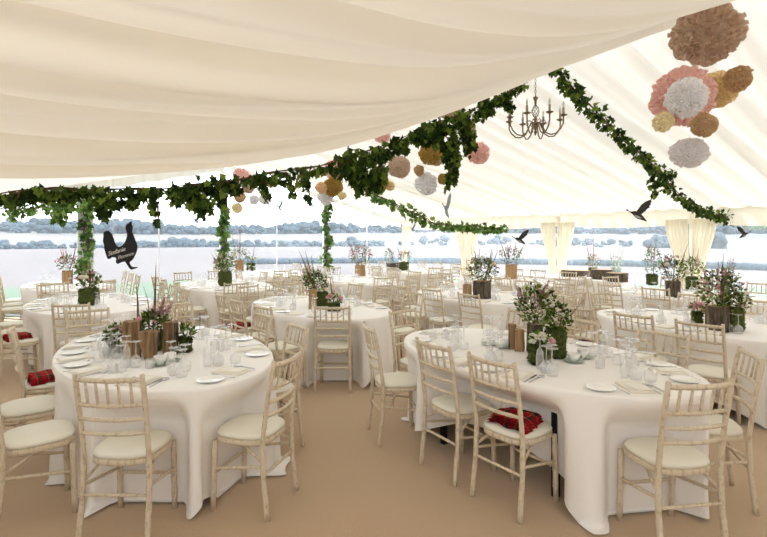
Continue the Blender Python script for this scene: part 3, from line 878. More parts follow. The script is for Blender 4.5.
def arrangement(name, label, loc, base, fol=160, fr=(.10, .10, .10), fz=.2, white=12, pink=8, plumes=2, feathers=2, scale=1.0, tall=.25, lean=0.0, roses=0, bright=False, cat='flower arrangement', rose_col=None, group='table flower arrangements', tiltx=0):
    t = empty(name, loc, 0); tag(t, label, cat, group)
    h = .15
    if base[0] == 'bark': bark_log(t, base[1], base[2], random.random()*9); h = base[2]
    elif base[0] == 'moss': moss_block(t, base[1], base[1]*.8, base[2]); h = base[2]
    elif base[0] == 'split': split_log(t, base[1], base[1]*.6, base[2], random.random()*9, mat=M_pale); h = base[2]
    elif base[0] == 'crate':
        m = MB(); m.box((0, 0, base[2]/2), (base[1]*1.5, base[1], base[2])); m.build('wooden_box', M_pale, t); h = base[2]
    c = (lean*.4, 0, h+fr[2]*.85)
    foliage_mb(int(fol*1.4), c, fr, L=(.022, .048), up=.6).build('foliage', LEAFBR if bright else FLEAF, t)
    st = MB()
    if white: blossoms_mb(white, c, (fr[0]*1.05, fr[1]*1.05, fr[2]*1.15)).build('white_blossom', M_white, t, smooth=True)
    if pink: blossoms_mb(pink, c, (fr[0]*1.05, fr[1]*1.05, fr[2]*1.05), (.008, .014)).build('pink_blossom', M_pinkf, t, smooth=True)
    for k in range(roses):
        m = MB(); a = random.uniform(3.4, 6.0)
        p = Vector((c[0]+fr[0]*.9*cos(a), c[1]+fr[1]*.9*sin(a), c[2]+random.uniform(-.3, .5)*fr[2]))
        m.ball(p, .035, 10, 7, 0, (1, 1, .85), .1); m.build('rose', rose_col or M_cream, t, smooth=True)
    for k in range(plumes):
        x = random.uniform(-.8, .8)*fr[0]; y = random.uniform(-.5, .5)*fr[1]
        plume_mb((c[0]+x*.4, y*.4, h), (c[0]+x*1.5+lean*.5, y*1.4, h+tall*random.uniform(.85, 1.15)), .05).build('pink_plume' if k % 2 == 0 else 'leafy_spike', M_plume if k % 2 == 0 else LEAFBR[1], t)
    for k in range(feathers):
        x = random.uniform(-1, 1)*fr[0]
        feather_mb((c[0]+x*.3, .0, h), (c[0]+x*1.4+lean, random.uniform(-.03, .03), h+tall*random.uniform(1.0, 1.35)), .012).build('feather', M_feather, t)
    if scale != 1: t.scale = (scale,)*3
    return t
def ontable(x, y): p = at_h(x, y, TOPZ); return (p.x, p.y, TOPZ+.001)

# table A: three split logs, mossy flower bowl behind, leafy jar
def logvase(x, y, w, d, h, label, **k):
    t = empty('split_log', ontable(x, y), k.pop('rz', 0)); tag(t, label, 'log', 'split logs on the tables')
    split_log(t, w, d, h, x*.1, name='wood_block', **k); return t
logvase(133, 358, .125, .10, .275, 'tall split log standing beside the leafy jar, two feathers behind', rz=.1)
t3 = logvase(152, 359, .165, .10, .20, 'short split log tapering to its foot, between the two tall logs', taper=.5, lean=-.02)
logvase(171, 354, .10, .10, .245, 'narrow split log with dark bark edge, curtain side of the short one', rz=-.25)
def part_arr(name, label, loc, h, w, fol, fr, spec, cat='flower arrangement'):
    t = empty(name, loc); tag(t, label, cat, 'table flower arrangements')
    moss_block(t, w, w*.8, h, name='moss_base')
    c = (0, 0, h+fr[2]*.6)
    foliage_mb(int(fol*1.5), c, fr, L=(.02, .045)).build('foliage', FLEAF, t)
    for kind, a in spec:
        if kind == 'white': blossoms_mb(a, c, (fr[0]*1.05, fr[1]*1.05, fr[2]*1.1)).build('white_blossom', M_white, t, smooth=True)
        if kind == 'pink': blossoms_mb(a, c, fr, (.008, .014)).build('pink_blossom', M_pinkf, t, smooth=True)
        if kind == 'plume': plume_mb(a[0], a[1], a[2], 150).build('pink_plume', M_plume, t)
        if kind == 'spike': plume_mb(a[0], a[1], a[2], 110).build('white_spike', M_white, t)
        if kind == 'feather': feather_mb(a[0], a[1], a[2]).build('feather', M_feather, t)
        if kind == 'rose':
            m = MB(); m.ball(a, .026, 10, 7, 0, (1, 1, .85), .12); m.build('rose', M_pinkf, t, smooth=True)
    return t
part_arr('flower_bowl', 'mossy bowl of pink plumes and feathers behind the split logs', ontable(153, 350), .15, .17, 330, (.14, .12, .10),
    [('white', 14), ('pink', 10), ('plume', ((.04, 0, .2), (.10, -.03, .42), .055)), ('plume', ((.05, 0, .2), (.16, 0, .39), .05)), ('plume', ((.02, 0, .2), (.02, -.03, .36), .045)),
     ('feather', ((-.12, -.02, .1), (-.135, -.02, .53), .011)), ('feather', ((-.04, 0, .1), (-.10, 0, .50), .006)), ('feather', ((.0, 0, .1), (.02, 0, .68), .011)), ('rose', (-.06, -.10, .26)), ('rose', (-.10, -.08, .22)), ('spike', ((.1, 0, .2), (.2, 0, .45), .03))])
part_arr('leafy_jar', 'dark leafy jar with pale blossom at the outer end of the split logs', ontable(118, 352), .07, .10, 170, (.10, .08, .09), [('white', 6), ('pink', 10)])
part_arr('leafy_jar', 'small mossy jar of white flowers beside the narrow split log', ontable(185, 352), .11, .09, 90, (.07, .06, .06), [('white', 9)])
# table B
part_arr('moss_vase', 'square mossy block topped with flat white flower heads', ontable(540, 364), .135, .15, 70, (.08, .07, .05), [('white', 60), ('rose', (.07, -.05, .17))])
t = arrangement('bark_vase', 'upright bark log vase with the tall pink plume and white spikes', ontable(535, 352), ('bark', .062, .22), 330, (.15, .13, .17), white=46, pink=9, plumes=0, feathers=0)
for a, b, w in (((0, 0, .3), (.10, -.02, .56), .07), ((0, 0, .3), (.06, -.02, .50), .055), ((0, 0, .3), (.13, -.02, .50), .05), ((-.03, 0, .3), (-.17, 0, .56), .04)): plume_mb(a, b, w, 160).build('pink_plume', M_plume, t)
for a, b, w in (((0, 0, .3), (-.10, 0, .62), .035), ((0, 0, .3), (-.22, .0, .60), .03), ((.02, 0, .3), (.0, .0, .66), .03), ((0, 0, .3), (-.2, -.02, .42), .03)): plume_mb(a, b, w, 90).build('white_spike', M_white, t)
feather_mb((-.02, 0, .3), (-.06, 0, .55), .011).build('feather', M_feather, t)
t = part_arr('moss_vase', 'tall mossy log behind the bark vase, heavy with white blossom', ontable(556, 358), .22, .13, 220, (.11, .10, .12), [('white', 55), ('pink', 5), ('feather', ((.03, 0, .2), (.20, -.05, .44), .009)), ('feather', ((.02, 0, .2), (.05, 0, .46), .008))])
logvase(519, 351, .075, .06, .17, 'pale sawn wood block standing beside the bark vase', mat=M_pale)
logvase(512, 349, .06, .05, .20, 'thin pale wood block at the back of the pale sawn one', mat=M_pale, rz=.3)
# table C
logvase(313, 309, .10, .07, .24, 'pale sawn wood block on the mid-aisle table', mat=M_pale)
arrangement('mossy_vase', 'moss vase of heather leaning to one side on the mid-aisle table', ontable(322, 306), ('moss', .15, .18), 260, (.17, .13, .15), white=40, pink=8, plumes=4, feathers=2, tall=.42, lean=-.24)
part_arr('pink_posy', 'low posy of pink and cream flowers beside the pale wood block', ontable(334, 311), .09, .14, 110, (.10, .09, .07), [('white', 26), ('rose', (-.07, -.06, .17)), ('rose', (-.03, -.09, .20)), ('rose', (.08, -.06, .16)), ('feather', ((0, 0, .1), (-.03, 0, .38), .012))])
# others
arrangement('log_vase', 'tall log vase of pink flowers and cream rose on the table behind the split-log one', ontable(89, 305), ('moss', .22, .22), 190, (.15, .12, .12), white=16, pink=14, plumes=2, feathers=2, tall=.3, roses=2)
arrangement('driftwood_vase', 'dusky pink driftwood arrangement on the table at the first ivy post', ontable(68, 284), ('split', .18, .25), 130, (.2, .16, .16), white=10, pink=30, plumes=3, feathers=1, tall=.45)
arrangement('mossy_vase', 'round white-flowered mossy vase behind the mid-aisle table', ontable(225, 286), ('moss', .22, .26), 260, (.2, .17, .17), white=60, pink=14, plumes=1, feathers=1, tall=.3)
arrangement('log_vase', 'log vase with a tall rust plume before the second ivy post', ontable(240, 271), ('split', .2, .28), 150, (.25, .2, .16), white=40, pink=8, plumes=2, feathers=1, tall=.7, roses=2)
arrangement('crate_vase', 'small mossy jar next to the rust-plumed log vase', ontable(251, 271), ('moss', .2, .2), 80, (.16, .14, .1), white=20, pink=4, plumes=0, feathers=1, tall=.4)
arrangement('log_vase', 'pink-topped log vase before the third ivy post', ontable(360, 276), ('split', .22, .24), 240, (.26, .2, .24), white=18, pink=50, plumes=3, feathers=2, tall=.5)
arrangement('log_vase', 'full bark vase with feathers on the table behind the mossy-block one', ontable(482, 298), ('bark', .13, .25), 330, (.22, .18, .19), white=26, pink=30, plumes=4, feathers=3, tall=.45, roses=1)
logvase(467, 298, .13, .09, .20, 'pale split log beside the full bark vase with feathers', mat=M_pale)
arrangement('log_vase', 'square log vase with one tall dark plume before the serving table', ontable(511, 279), ('split', .24, .30), 170, (.24, .2, .2), white=16, pink=24, plumes=3, feathers=1, tall=.6)
arrangement('flower_jar', 'small green vase on the far corner table', ontable(405, 270.5), ('moss', .2, .22), 130, (.18, .15, .16), white=6, pink=22, plumes=2, feathers=0, tall=.4)
arrangement('flower_jar', 'narrow upright jar of green leaves on the far corner table', ontable(389, 269.5), ('moss', .13, .14), 120, (.13, .12, .24), white=8, pink=8, plumes=1, feathers=0, tall=.35, bright=True)
m = MB(); p = ontable(397, 270); m.box((p[0], p[1], p[2]+.09), (.5, .3, .18)); 
tag(m.build('wooden_crate', M_bark), 'dark wooden crate between the flower jars on the far corner table', 'crate')
arrangement('log_vase', 'log vase with white rose before the widest curtain', ontable(673, 297), ('bark', .10, .24), 260, (.2, .16, .2), white=24, pink=18, plumes=2, feathers=3, tall=.42, roses=2)
arrangement('mossy_vase', 'green mossy vase with feathers beside the white rose vase', ontable(692, 290), ('moss', .16, .22), 220, (.19, .15, .17), white=14, pink=10, plumes=1, feathers=2, tall=.42, bright=True)
t = arrangement('bark_vase', 'big dark bark vase with pink plumes and feathers', ontable(719, 331), ('bark', .085, .235), 340, (.20, .16, .19), white=34, pink=22, plumes=5, feathers=3, tall=.42)
part_arr('moss_vase', 'tall mossy block with trailing blossom against the dark bark vase', ontable(734, 331), .22, .15, 160, (.13, .12, .10), [('white', 26), ('pink', 6), ('plume', ((0, 0, .2), (.13, 0, .30), .05)), ('spike', ((0, 0, .2), (.2, 0, .42), .03))])
logvase(709, 326, .075, .06, .2, 'narrow sawn wood block beside the dark bark vase', mat=M_pale)
part_arr('pink_posy', 'small jar of red pink flowers on the outer side of the dark bark vase', ontable(697, 323), .11, .09, 60, (.08, .07, .06), [('pink', 18), ('rose', (0, -.05, .2))])

# serving table by the eave wall
p = W(9.75, 6.35)
t = empty('serving_table', (p.x, p.y, 0), RZ); tag(t, 'long rectangular serving table by the curtained wall', 'table')
m = MB(); m.box((0, 0, .735), (.7, 2.6, .03)); m.build('tabletop', M_ply, t)
for sx in (-.3, .3):
    for sy in (-1.2, 1.2): m = MB(); m.box((sx, sy, .36), (.04, .04, .72)); m.build('leg', M_black, t)
m = MB(); vs = []; fs = []
N = 120
def rectp(k):
    s = k/N*2*(.78+2.7); 
    if s < .78: return (-.39+s, -1.35)
    s -= .78
    if s < 2.7: return (.39, -1.35+s)
    s -= 2.7
    if s < .78: return (.39-s, 1.35)
    s -= .78; return (-.39, 1.35-s)
for j in range(9):
    for k in range(N):
        x, y = rectp(k); q = 1+.03*(j/8)*sin(k*1.1+sin(k*.3)*2)
        vs.append((x*q*(1+.03*j/8), y*(1+(q-1)*.3), TOPZ-.73*j/8))
for j in range(8):
    for k in range(N): fs.append((j*N+k, (j+1)*N+k, (j+1)*N+(k+1) % N, j*N+(k+1) % N))
fs.append(tuple(range(N))); m.add(vs, fs)
o = m.build('tablecloth', M_cloth, None, smooth=False, loc=(p.x, p.y, 0)); o.rotation_euler = (0, 0, RZ)
tag(o, 'white box-draped cloth over the long serving table', 'tablecloth', 'white tablecloths')
def bark_box(x, y, r, h, label, sx=1.0):
    t = empty('bark_box', ontable(x, y)); tag(t, label, 'box', 'bark boxes on the serving table')
    bark_log(t, r, h, x*.3, name='bark_ring'); t.scale = (sx, 1, 1)
bark_box(578, 276.5, .23, .14, 'long low slab of sawn log on the serving table', 1.5)
bark_box(602, 279, .22, .20, 'round bark log slice between the two small flower jars', 1.0)
bark_box(617, 281.5, .2, .17, 'pinkish bark slice behind a chair at the end of the serving table', 1.0)
arrangement('flower_jar', 'small jar of flowers with two thin twigs on the serving table', ontable(593, 277), ('moss', .16, .2), 110, (.15, .13, .16), white=8, pink=10, plumes=1, feathers=2, tall=.7)
arrangement('flower_jar', 'small jar of flowers with one upright plume past the bark slice', ontable(616, 277), ('moss', .17, .2), 110, (.15, .13, .16), white=8, pink=10, plumes=2, feathers=1, tall=.5)
arrangement('flower_jar', 'tall double tuft of green leaves and flowers at the serving table end', ontable(652, 285), ('moss', .17, .2), 170, (.15, .13, .28), white=12, pink=10, plumes=1, feathers=1, tall=.55, bright=True)

# ------------------------------------------------------------------ garlands
def garland(name, label, path, rad, leafL, n, mats, stem_r=.012, drops=(), lobes=True, flowers=0, cat='garland', down=.4, hang=False):
    t = empty(name, path[0]); org = Vector(path[0]); tag(t, label, cat)
    pts = []
    for i in range(len(path)-1):
        p0 = Vector(path[max(i-1, 0)]); p1 = Vector(path[i]); p2 = Vector(path[i+1]); p3 = Vector(path[min(i+2, len(path)-1)])
        for k in range(8):
            s = k/8
            pts.append(.5*((2*p1)+(p2-p0)*s+(2*p0-5*p1+4*p2-p3)*s*s+(3*p1-p0-3*p2+p3)*s**3)-org)
    pts.append(Vector(path[-1])-org)
    m = MB()
    for q in range(3):
        m.tube([p+Vector((sin(i*.7+q*2.1)*stem_r*1.6, cos(i*.6+q*2.1)*stem_r*1.6, sin(i*.5+q)*stem_r*1.4)) for i, p in enumerate(pts)], stem_r*.6, 5)
    m.build('stem', M_stem, t, smooth=True)
    L = MB(); N = len(pts)-1; fl = MB()
    lens = [(pts[i+1]-pts[i]).length for i in range(N)]; tot = sum(lens)
    def at(s):
        x = s*tot
        for i in range(N):
            if x <= lens[i] or i == N-1: return pts[i].lerp(pts[i+1], min(1, x/max(1e-6, lens[i]))), (i+min(1, x/max(1e-6, lens[i])))/N
            x -= lens[i]
    def val(f, s): return f(s) if callable(f) else f
    for _ in range(n):
        s = random.random(); p, s2 = at(s); r = val(rad, s2); d = rdir(); clump = .55+.6*abs(noise.noise(Vector((s2*tot*3, 5, 1))))*2
        if hang and d.z > .4: d.z = -d.z
        q = p+d*r*random.random()**.5*min(1.25, clump)+Vector((0, 0, -r*.25))
        l = val(leafL, s2)*random.uniform(.6, 1.15)
        L.leaf(q, d+Vector((0, 0, -down-.3*random.random()))+rdir()*.5, rdir()+d*.6+Vector((0, -.5, .2)), l, l*random.uniform(.75, 1.0), random.choice((0, 0, 1, 1, 2)), lobes)
    for (a, b, w, l, k) in drops:     # hanging trails: start, end, width, leaf length, count
        a, b = Vector(a)-org, Vector(b)-org
        m2 = MB(); m2.tube([a, a.lerp(b, .5)+Vector((.02, 0, 0)), b], .004, 4); m2.build('trailing_stem', M_stem, t)
        for _ in range(k):
            s = random.random(); p = a.lerp(b, s)+rdir()*w*(1-.5*s)*random.random()**.5
            ll = l*random.uniform(.65, 1.15)
            L.leaf(p, Vector((0, 0, -1))+rdir()*.7, rdir()+Vector((0, -.8, .2)), ll, ll*random.uniform(.7, .95), random.choice((0, 0, 1, 1, 2)), lobes)
    L.build('leaves', mats, t)
    if flowers:
        for _ in range(flowers):
            p, s2 = at(random.random())
            fl.ball(p+rdir()*val(rad, s2)*.7, random.uniform(.02, .04), 7, 5, 0, (1, 1, 1), .3)
        fl.build('plum_flowers', M_plum, t, smooth=True)
    return t
pv = lambda x, y, v: at_v(x, y, v)
# rafter garland on the far slope
px = [(546, 57), (575, 90), (602, 118), (628, 143), (648, 160), (668, 184), (690, 203), (715, 214), (745, 221), (778, 227)]
garland('ivy_garland', 'ivy garland climbing the far roof slope beyond the chandelier', [pv(x, y, 3.05+.5*i/9) for i, (x, y) in enumerate(px)],
        lambda s: .075+.065*s, .078, 1150, LEAF, .012,
        drops=[(pv(655, 165, 3.4), pv(652, 196, 3.4), .14, .085, 60), (pv(672, 160, 3.4), pv(668, 185, 3.4), .14, .085, 50), (pv(622, 128, 3.3), pv(642, 126, 3.3), .07, .08, 16), (pv(560, 75, 3.1), pv(580, 105, 3.1), .07, .07, 40)])
# near rafter garland under the lining edge
V2 = 3.06
px = [(-40, 196), (0, 194), (60, 189), (110, 190), (160, 188), (215, 183), (260, 175), (310, 167), (350, 157), (400, 140), (440, 122), (475, 109), (505, 94), (524, 80)]
def r2(s): return .022+.05*s+.05*max(0, 1-abs(s-.66)/.16)+.05*max(0, 1-abs(s-.82)/.1)
dr = []
for (x0, y0, x1, y1, w, l, k) in ((105, 192, 102, 212, .07, .06, 45), (130, 195, 128, 203, .06, .06, 30), (150, 190, 158, 221, .05, .06, 34), (193, 188, 193, 205, .05, .06, 26), (200, 185, 206, 212, .09, .065, 60), (218, 182, 222, 204, .06, .06, 40),
        (262, 175, 268, 198, .05, .06, 30), (285, 172, 293, 195, .05, .055, 26), (300, 168, 310, 200, .05, .06, 30), (345, 160, 372, 182, .16, .065, 150), (375, 150, 380, 186, .12, .065, 130), (352, 158, 360, 190, .10, .06, 90), (395, 140, 405, 150, .1, .065, 60),
        (440, 122, 452, 160, .14, .07, 160), (462, 112, 470, 150, .11, .07, 120), (455, 150, 452, 182, .07, .065, 70), (450, 160, 447, 190, .03, .06, 22), (500, 92, 512, 108, .07, .075, 50), (490, 100, 480, 112, .1, .075, 60), (420, 128, 432, 140, .12, .07, 70), (45, 188, 30, 196, .05, .055, 26), (20, 190, 8, 205, .03, .055, 10), (238, 176, 232, 190, .05, .06, 30), (178, 186, 176, 200, .06, .06, 36)):
    dr.append((pv(x0, y0, V2), pv(x1, y1, V2), w, l, k))
garland('ivy_garland', 'heavy dark ivy garland along the edge of the near roof lining', [pv(x, y, V2+.03) for x, y in px], r2, lambda s: .066-.012*s, 800, LEAF, .006, drops=dr, down=.6, hang=True)
# far rafter garland
px = [(352, 178), (372, 193), (395, 204), (415, 214), (432, 222), (450, 226), (470, 226), (488, 228), (506, 227)]
garland('ivy_garland', 'distant ivy garland drooping along the far eave past the corner curtain', [pv(x, y, 8.9-.6*i/8) for i, (x, y) in enumerate(px)], .11, .12, 560, LEAFBR[:2]+[LEAF[1]], .015)
# garlands on the gable posts
for (u, y0, y1, lab) in ((1.44, 190, 286, 'wide ivy and plum flower garland on the first white gable post'), (4.44, 205, 268, 'ivy and plum flower garland on the second gable post'), (7.44, 195, 272, 'slim ivy garland wound up the third gable post')):
    P0 = W(u, VG-.12); Z = P0.y; path = []
    for k in range(9):
        y = y0+(y1-y0)*k/8; path.append((P0.x+.05*sin(k*1.7), P0.y, CAMZ+(HY-y)/F*Z))
    garland('post_garland', lab, path, .12, .12, 300, LEAFBR, .02, flowers=26)
garland('ivy_spray', 'loose light ivy spray hanging away from the first ivy post', [tuple(W(1.4, VG-.3, 2.4)), tuple(W(1.0, VG-.3, 2.30)), tuple(W(.5, VG-.3, 2.2)), tuple(W(.2, VG-.3, 2.2)), tuple(W(-.2, VG-.3, 2.15))], .14, .13, 170, LEAFBR[:2]+[LEAF[1]], .01,
        drops=[(W(.95, VG-.3, 2.3), W(.95, VG-.3, 1.95), .25, .15, 70), (W(.2, VG-.3, 2.2), W(.2, VG-.3, 2.0), .15, .12, 24)])

# ------------------------------------------------------------------ paper pompoms
def pompom_mesh(seed, n=230, big=1.0):
    rnd = random.Random(seed); m = MB(); ga = pi*(3-sqrt(5))
    m.ball((0, 0, 0), .76, 16, 10)
    for i in range(n):
        y = 1-2*(i+.5)/n; r = sqrt(1-y*y); a = i*ga
        d = Vector((r*cos(a), r*sin(a), y))
        t = Vector((rnd.uniform(-1, 1), rnd.uniform(-1, 1), rnd.uniform(-1, 1))); t = (t-d*t.dot(d)).normalized(); b = d.cross(t)
        R = rnd.uniform(.84, 1.04); ph = rnd.uniform(0, 6.28); nx = 7; vs = []; fs = []
        for j in range(3):
            q = (.62, .84, 1.0)[j]
            for k in range(nx):
                s = k/(nx-1)-.5
                wd_ = (.12, .26, .40)[j]*big
                ruff = sin(s*13+ph)*(.0, .035, .075)[j]*big
                rr = R*q-(.12*(abs(s)*2)**2 if j == 2 else 0)
                vs.append(d*rr+t*(s*wd_)+b*ruff)
        for j in range(2):
            for k in range(nx-1): fs.append((j*nx+k, j*nx+k+1, (j+1)*nx+k+1, (j+1)*nx+k))
        m.add(vs, fs)
    return m
PMESH = [pompom_mesh(s) for s in (1, 2)]+[pompom_mesh(3, 110, 1.6), pompom_mesh(4, 90, 1.7)]
POMM = {}
PCOL = {'taupe': (.76, .61, .49), 'pink': (.97, .70, .66), 'white': (.96, .96, .98), 'honey': (.95, .80, .52), 'brown': (.72, .53, .32), 'cream': (.94, .85, .60), 'grey': (.93, .91, .92), 'gold': (.52, .36, .11), 'beige': (.72, .58, .47), 'peach': (.88, .68, .46)}
npm = [0]
def ceil_z(u, v):
    if v < NEARV and u < URIDGE: return near_fn((u-UL)/(URIDGE-UL), (v-VB)/(NEARV-VB)).z
    if u >= URIDGE: return far_fn((u-URIDGE)/(UR-URIDGE), (v-VB)/(VG-VB)).z
    return left_fn((u-UL)/(URIDGE-UL), max(0, (v-NEARV)/(VG-NEARV))).z
def pompom(x, y, rpx, Z, col, label, squash=(1, 1, 1)):
    p = at_Z(x, y, Z); r = .95*rpx/F*Z
    if col not in POMM:
        mt = simple('tissue '+col, PCOL[col], .9, trans=.22, spec=.05); POMM[col] = [pm.mesh('tissue_ball', mt) for pm in PMESH]
    t = empty('paper_pompom', p); tag(t, label, 'pompom', 'hanging paper pompoms')
    o = bpy.data.objects.new('tissue_ball', POMM[col][npm[0] % 2 if rpx > 15 else 2+npm[0] % 2]); COL.objects.link(o); o.parent = t
    o.scale = (r*squash[0], r*squash[1], r*squash[2]); o.rotation_euler = (npm[0]*1.1, npm[0]*.7, npm[0]*2.3) if squash == (1, 1, 1) else (0, 0, 0)
    npm[0] += 1
    u, v = UV(p); top = ceil_z(u, v)
    if top > p.z+r:
        m = MB(); m.tube([(0, 0, r*.8), (0, 0, top-p.z+.02)], .0005, 4); m.build('thread', M_thread, t)
    return t
pompom(707, 34, 35, 3.55, 'taupe', 'largest taupe paper pompom, topmost of the roof cluster', (1.03, 1, .93))
pompom(682, 97, 32, 3.5, 'pink', 'large pink paper pompom behind the white one')
pompom(686, 98, 21.5, 3.05, 'white', 'white paper pompom in front of the large pink one')
pompom(718, 90, 20, 3.9, 'honey', 'honey paper pompom between the pink and brown ones')
pompom(738, 79, 14.5, 3.5, 'brown', 'small tan brown pompom at the outer end of the roof cluster')
pompom(663, 122, 11, 3.1, 'cream', 'small cream pompom under the large pink one')
pompom(704, 125, 13.5, 3.2, 'brown', 'round tan pompom below the white and pink ones')
pompom(689, 153, 19, 3.3, 'grey', 'pale grey pompom hanging lowest in the roof cluster', (1.06, 1, .86))
for (x, y, r, Z, c, lab) in (
    (334, 170, 11, 7.3, 'pink', 'pink pompom over the third ivy post'), (321, 188, 6.5, 7.0, 'peach', 'small peach pompom outermost above the third ivy post'),
    (333, 187, 11, 7.2, 'gold', 'gold pompom stacked under the pink one above the third ivy post'), (325.5, 197, 9, 7.4, 'white', 'white pompom lowest above the third ivy post'),
    (342, 196, 5, 7.1, 'cream', 'tiny cream pompom dangling beside the gold one'), (347, 175, 4.5, 7.3, 'cream', 'tiny cream pompom next to the pink one over the third ivy post'),
    (382, 134, 10, 5.6, 'pink', 'pink pompom peeping over the thick of the ivy'), (399, 167, 12.5, 6.6, 'beige', 'beige pompom beneath the thick of the ivy'),
    (379.5, 183, 10.5, 6.5, 'gold', 'dark gold pompom under the thick of the ivy'), (390, 186, 5.5, 6.7, 'cream', 'small cream pompom against the dark gold one'),
    (364, 178, 6, 6.6, 'peach', 'small peach pompom half hidden in the thick of the ivy'), (430.5, 153, 13, 6.0, 'gold', 'gold pompom between the ivy and the white pompom'),
    (437, 158, 9, 6.4, 'beige', 'beige pompom tucked behind the gold one'), (426, 184, 12.5, 6.2, 'white', 'white pompom hanging above the edge-on blue bird'),
    (419, 170.5, 6, 6.1, 'brown', 'small brown pompom on top of the hanging white one'), (443.4, 179, 6.5, 6.1, 'gold', 'small gold pompom beside the hanging white one'),
    (478, 153, 12.5, 5.8, 'pink', 'pink pompom past the trailing ivy end, under the chandelier'), (451, 108, 15, 5.2, 'beige', 'big beige pompom rising behind the ivy near the chandelier'),
    (467, 128, 10, 5.3, 'beige', 'beige pompom partly behind ivy, below the big beige one'),
    (241, 176, 9, 9.3, 'pink', 'pink pompom above the second ivy post'), (248, 187, 7.5, 9.4, 'beige', 'beige pompom just under the pink one above the second ivy post'),
    (240, 197, 6.5, 9.2, 'brown', 'brown pompom above the cream one by the second ivy post'), (237, 208, 6, 9.2, 'cream', 'cream pompom lowest by the second ivy post'),
    (254, 200, 5.5, 9.5, 'white', 'small white pompom next to the brown one'), (265, 199, 6.5, 9.4, 'white', 'white pompom between the two ivy posts'),
    (272.6, 183, 5.5, 9.3, 'peach', 'small peach pompom above the white one between the ivy posts')):
    pompom(x, y, r, Z, c, lab)

# ------------------------------------------------------------------ chandelier
P = at_Z(535.5, 100, 5.0); zt = ceil_z(*UV(P))
t = empty('chandelier', (P.x, P.y, 2.68)); tag(t, 'antique brass eight-arm chandelier hanging on a chain', 'chandelier')
bodyp = [(.004, -.02), (.012, .0), (.018, .015), (.010, .03), (.016, .05), (.030, .07), (.022, .09), (.012, .11), (.012, .13), (.020, .145), (.008, .16)]
MB().lathe(bodyp, 14).build('stem', M_brass, t, smooth=True)
m = MB()
for k in range(8):
    a = 2*pi*k/8
    m.tube([((.007+.030*sin(pi*s/10))*cos(a+s*.25), (.007+.030*sin(pi*s/10))*sin(a+s*.25), .155+.13*s/10) for s in range(11)], .003, 5)
m.build('cage', M_brass, t, smooth=True)
MB().lathe([(.006, .28), (.012, .30), (.013, .33), (.022, .345), (.026, .36), (.010, .368), (.005, .38)], 14).build('cap', M_brass, t, smooth=True)
for k in range(8):
    a = 2*pi*k/8+.2; R = .27
    m = MB(); m.tube([((x)*cos(a), x*sin(a), z) for x, z in ((.018, .10), (.05, .10), (.075, .05), (.10, .0), (.15, -.025), (.20, -.018), (.245, .025), (R, .075), (R, .14))], .0075, 7)
    m.tube([(x*cos(a), x*sin(a), z) for x, z in ((.02, .09), (.05, .125), (.085, .13), (.10, .105), (.085, .085), (.07, .10))], .0035, 5)
    arm = m.build('arm', M_brass, t, smooth=True)
    c = (R*cos(a), R*sin(a), 0)
    MB().lathe([(.006, .135), (.02, .14), (.036, .150), (.037, .154), (.012, .152)], 14, c).build('drip_pan', M_brass, arm, smooth=True)
    MB().lathe([(.012, .152), (.012, .222)], 10, c).build('candle_sleeve', M_candle, arm, smooth=True)
    MB().lathe([(.005, .222), (.011, .24), (.012, .255), (.006, .275), (.001, .29)], 10, c).build('bulb', M_bulb, arm, smooth=True)
m = MB(); z = .378; k = 0
while z < zt-2.68:
    ax = (.008, 0) if k % 2 else (0, .008)
    m.tube([(ax[0]*cos(q*pi/5), ax[1]*cos(q*pi/5), z+.016+.016*sin(q*pi/5)) for q in range(11)], .0024, 5, False); z += .026; k += 1
m.build('chain', M_brass, t, smooth=True)

# ------------------------------------------------------------------ hanging bird boards
def smooth_outline(pts, n=4):
    out = []; N = len(pts)
    for i in range(N):
        p0, p1, p2, p3 = (Vector(pts[(i+j) % N]) for j in (-1, 0, 1, 2))
        for k in range(n):
            s = k/n; out.append(tuple(.5*((2*p1)+(p2-p0)*s+(2*p0-5*p1+4*p2-p3)*s*s+(3*p1-p0-3*p2+p3)*s**3)))
    return out
def hang_thread(t, P, x, z0, top):
    m = MB(); m.tube([(x, 0, z0), (x, 0, top-P.z)], .0015, 4); m.build('thread', M_thread, t)
# grouse: outline traced in units of one board height, x right, z up
gr = [(92, 188), (110, 175), (135, 175), (155, 196), (172, 235), (190, 285), (210, 303), (240, 298), (268, 265), (282, 225), (285, 190), (272, 150), (280, 122), (300, 110), (310, 95), (324, 98), (320, 112), (330, 140), (326, 165), (330, 190), (348, 240), (365, 285), (368, 325), (352, 370), (330, 410), (305, 432), (310, 450), (326, 470), (350, 472), (374, 473), (352, 484), (318, 493), (300, 475), (280, 445), (268, 428), (240, 432), (205, 445), (192, 425), (197, 400), (165, 390), (140, 404), (122, 400), (110, 365), (98, 325), (96, 290), (86, 260), (90, 220)]
PG = pv(123, 245, 3.35)
ZG = PG.y; k = ZG/F/8.27
ol = [((x-250)*k, (290-y)*k) for x, y in gr]
t = empty('grouse_board', PG); tag(t, 'black grouse-shaped board with white script, hung under the ivy', 'hanging sign')
m = MB(); m.prism(smooth_outline(ol, 3), .006); m.build('board', M_board, t)
def text(body, x, z, size, parent, rot, mat, depth=-.0045):
    cu = bpy.data.curves.new('lettering', 'FONT'); cu.body = body; cu.size = size; cu.shear = .35; cu.extrude = .0006; cu.materials.append(mat)
    cu.space_character = .95
    tmp = bpy.data.objects.new('lettering', cu); COL.objects.link(tmp); bpy.context.view_layer.update()
    me = bpy.data.meshes.new_from_object(tmp.evaluated_get(bpy.context.evaluated_depsgraph_get())); bpy.data.objects.remove(tmp)
    o = bpy.data.objects.new('lettering', me); COL.objects.link(o); o.parent = parent; o.location = (x, depth, z); o.rotation_euler = (pi/2, -rot, 0); return o
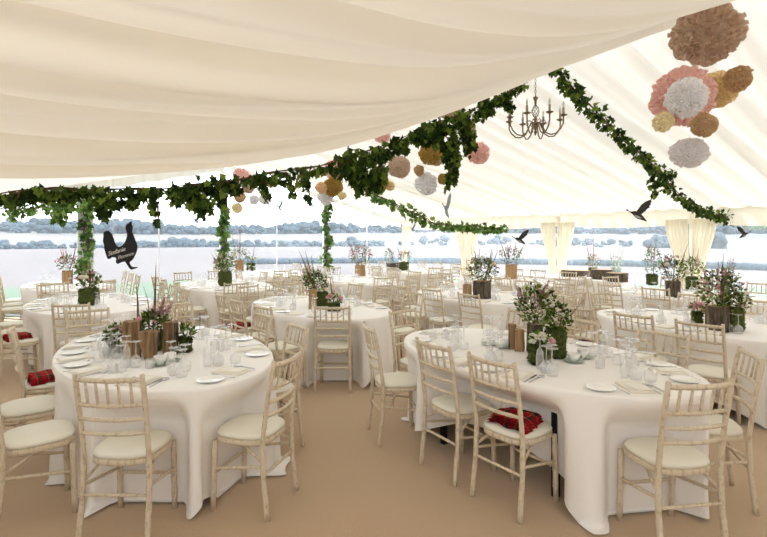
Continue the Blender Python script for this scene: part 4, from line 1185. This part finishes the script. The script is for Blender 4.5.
text('Stefanie', (132-250)*k, (290-380)*k, 50*k, t, .30, M_letter)
text('Florence', (212-250)*k, (290-410)*k, 41*k, t, .30, M_letter)
hang_thread(t, PG, (168-250)*k, (290-250)*k, near_fn((UV(PG)[0]-UL)/(URIDGE-UL), 1).z+.02)
def goose(x, y, Z, w_px, label, rz=0, mat=None, flip=1, rx=0):
    P = at_Z(x, y, Z); s = w_px/F*Z*1.12
    t = empty('goose_board', P, rz); tag(t, label, 'hanging bird', 'hanging goose boards')
    body = [(-.5, .05), (-.47, .10), (-.43, .09), (-.40, .05), (-.32, .02), (-.20, .03), (-.08, .0), (.06, -.10), (.18, -.24), (.24, -.34), (.12, -.30), (.0, -.27), (-.14, -.22), (-.24, -.10), (-.34, -.02), (-.42, .03)]
    wing = [(-.16, -.02), (-.05, .14), (.05, .27), (.2, .38), (.42, .46), (.38, .40), (.42, .36), (.36, .31), (.39, .26), (.32, .22), (.34, .15), (.26, .12), (.2, .05), (.12, -.02), (.04, -.08)]
    MB().prism([(a*s*flip, b*s) for a, b in smooth_outline(body, 3)], .006).build('body', mat or M_goose, t)
    MB().prism([(a*s*flip, b*s) for a, b in wing], .005).build('wing', mat or M_goose, t, loc=(0, -.006, 0))
    MB().prism([(a*s*flip, b*s) for a, b in ((-.2, -.1), (-.05, -.15), (.08, -.22), (-.05, -.24), (-.16, -.2))], .003).build('breast_patch', M_gooselite, t, loc=(0, -.006, 0))
    u, v = UV(P); hang_thread(t, P, .08*s*flip, .1*s, ceil_z(u, v)+.01)
    return t
goose(640, 212, 7.0, 25, 'dark goose board in flight before the pale ceiling')
goose(521, 238, 8.2, 17, 'small dark goose board in front of the window between curtains')
goose(743, 233, 6.6, 14, 'dark goose board dipping below the end of the ivy garland', flip=-1)
goose(447, 207, 6.0, 30, 'blue grey bird board turned edge-on below the white pompom', rz=1.18, mat=M_bluebird)
goose(413, 228, 9.0, 9, 'tiny blue grey bird board beside the corner curtain', rz=.9, mat=M_bluebird)
goose(197, 219, 6.0, 14, 'grey bird board turned edge-on near the second ivy post', rz=1.3, mat=M_bluebird)
goose(280, 206, 6.0, 13, 'grey bird board turned edge-on between the white pompom and third ivy post', rz=1.35, mat=M_bluebird)
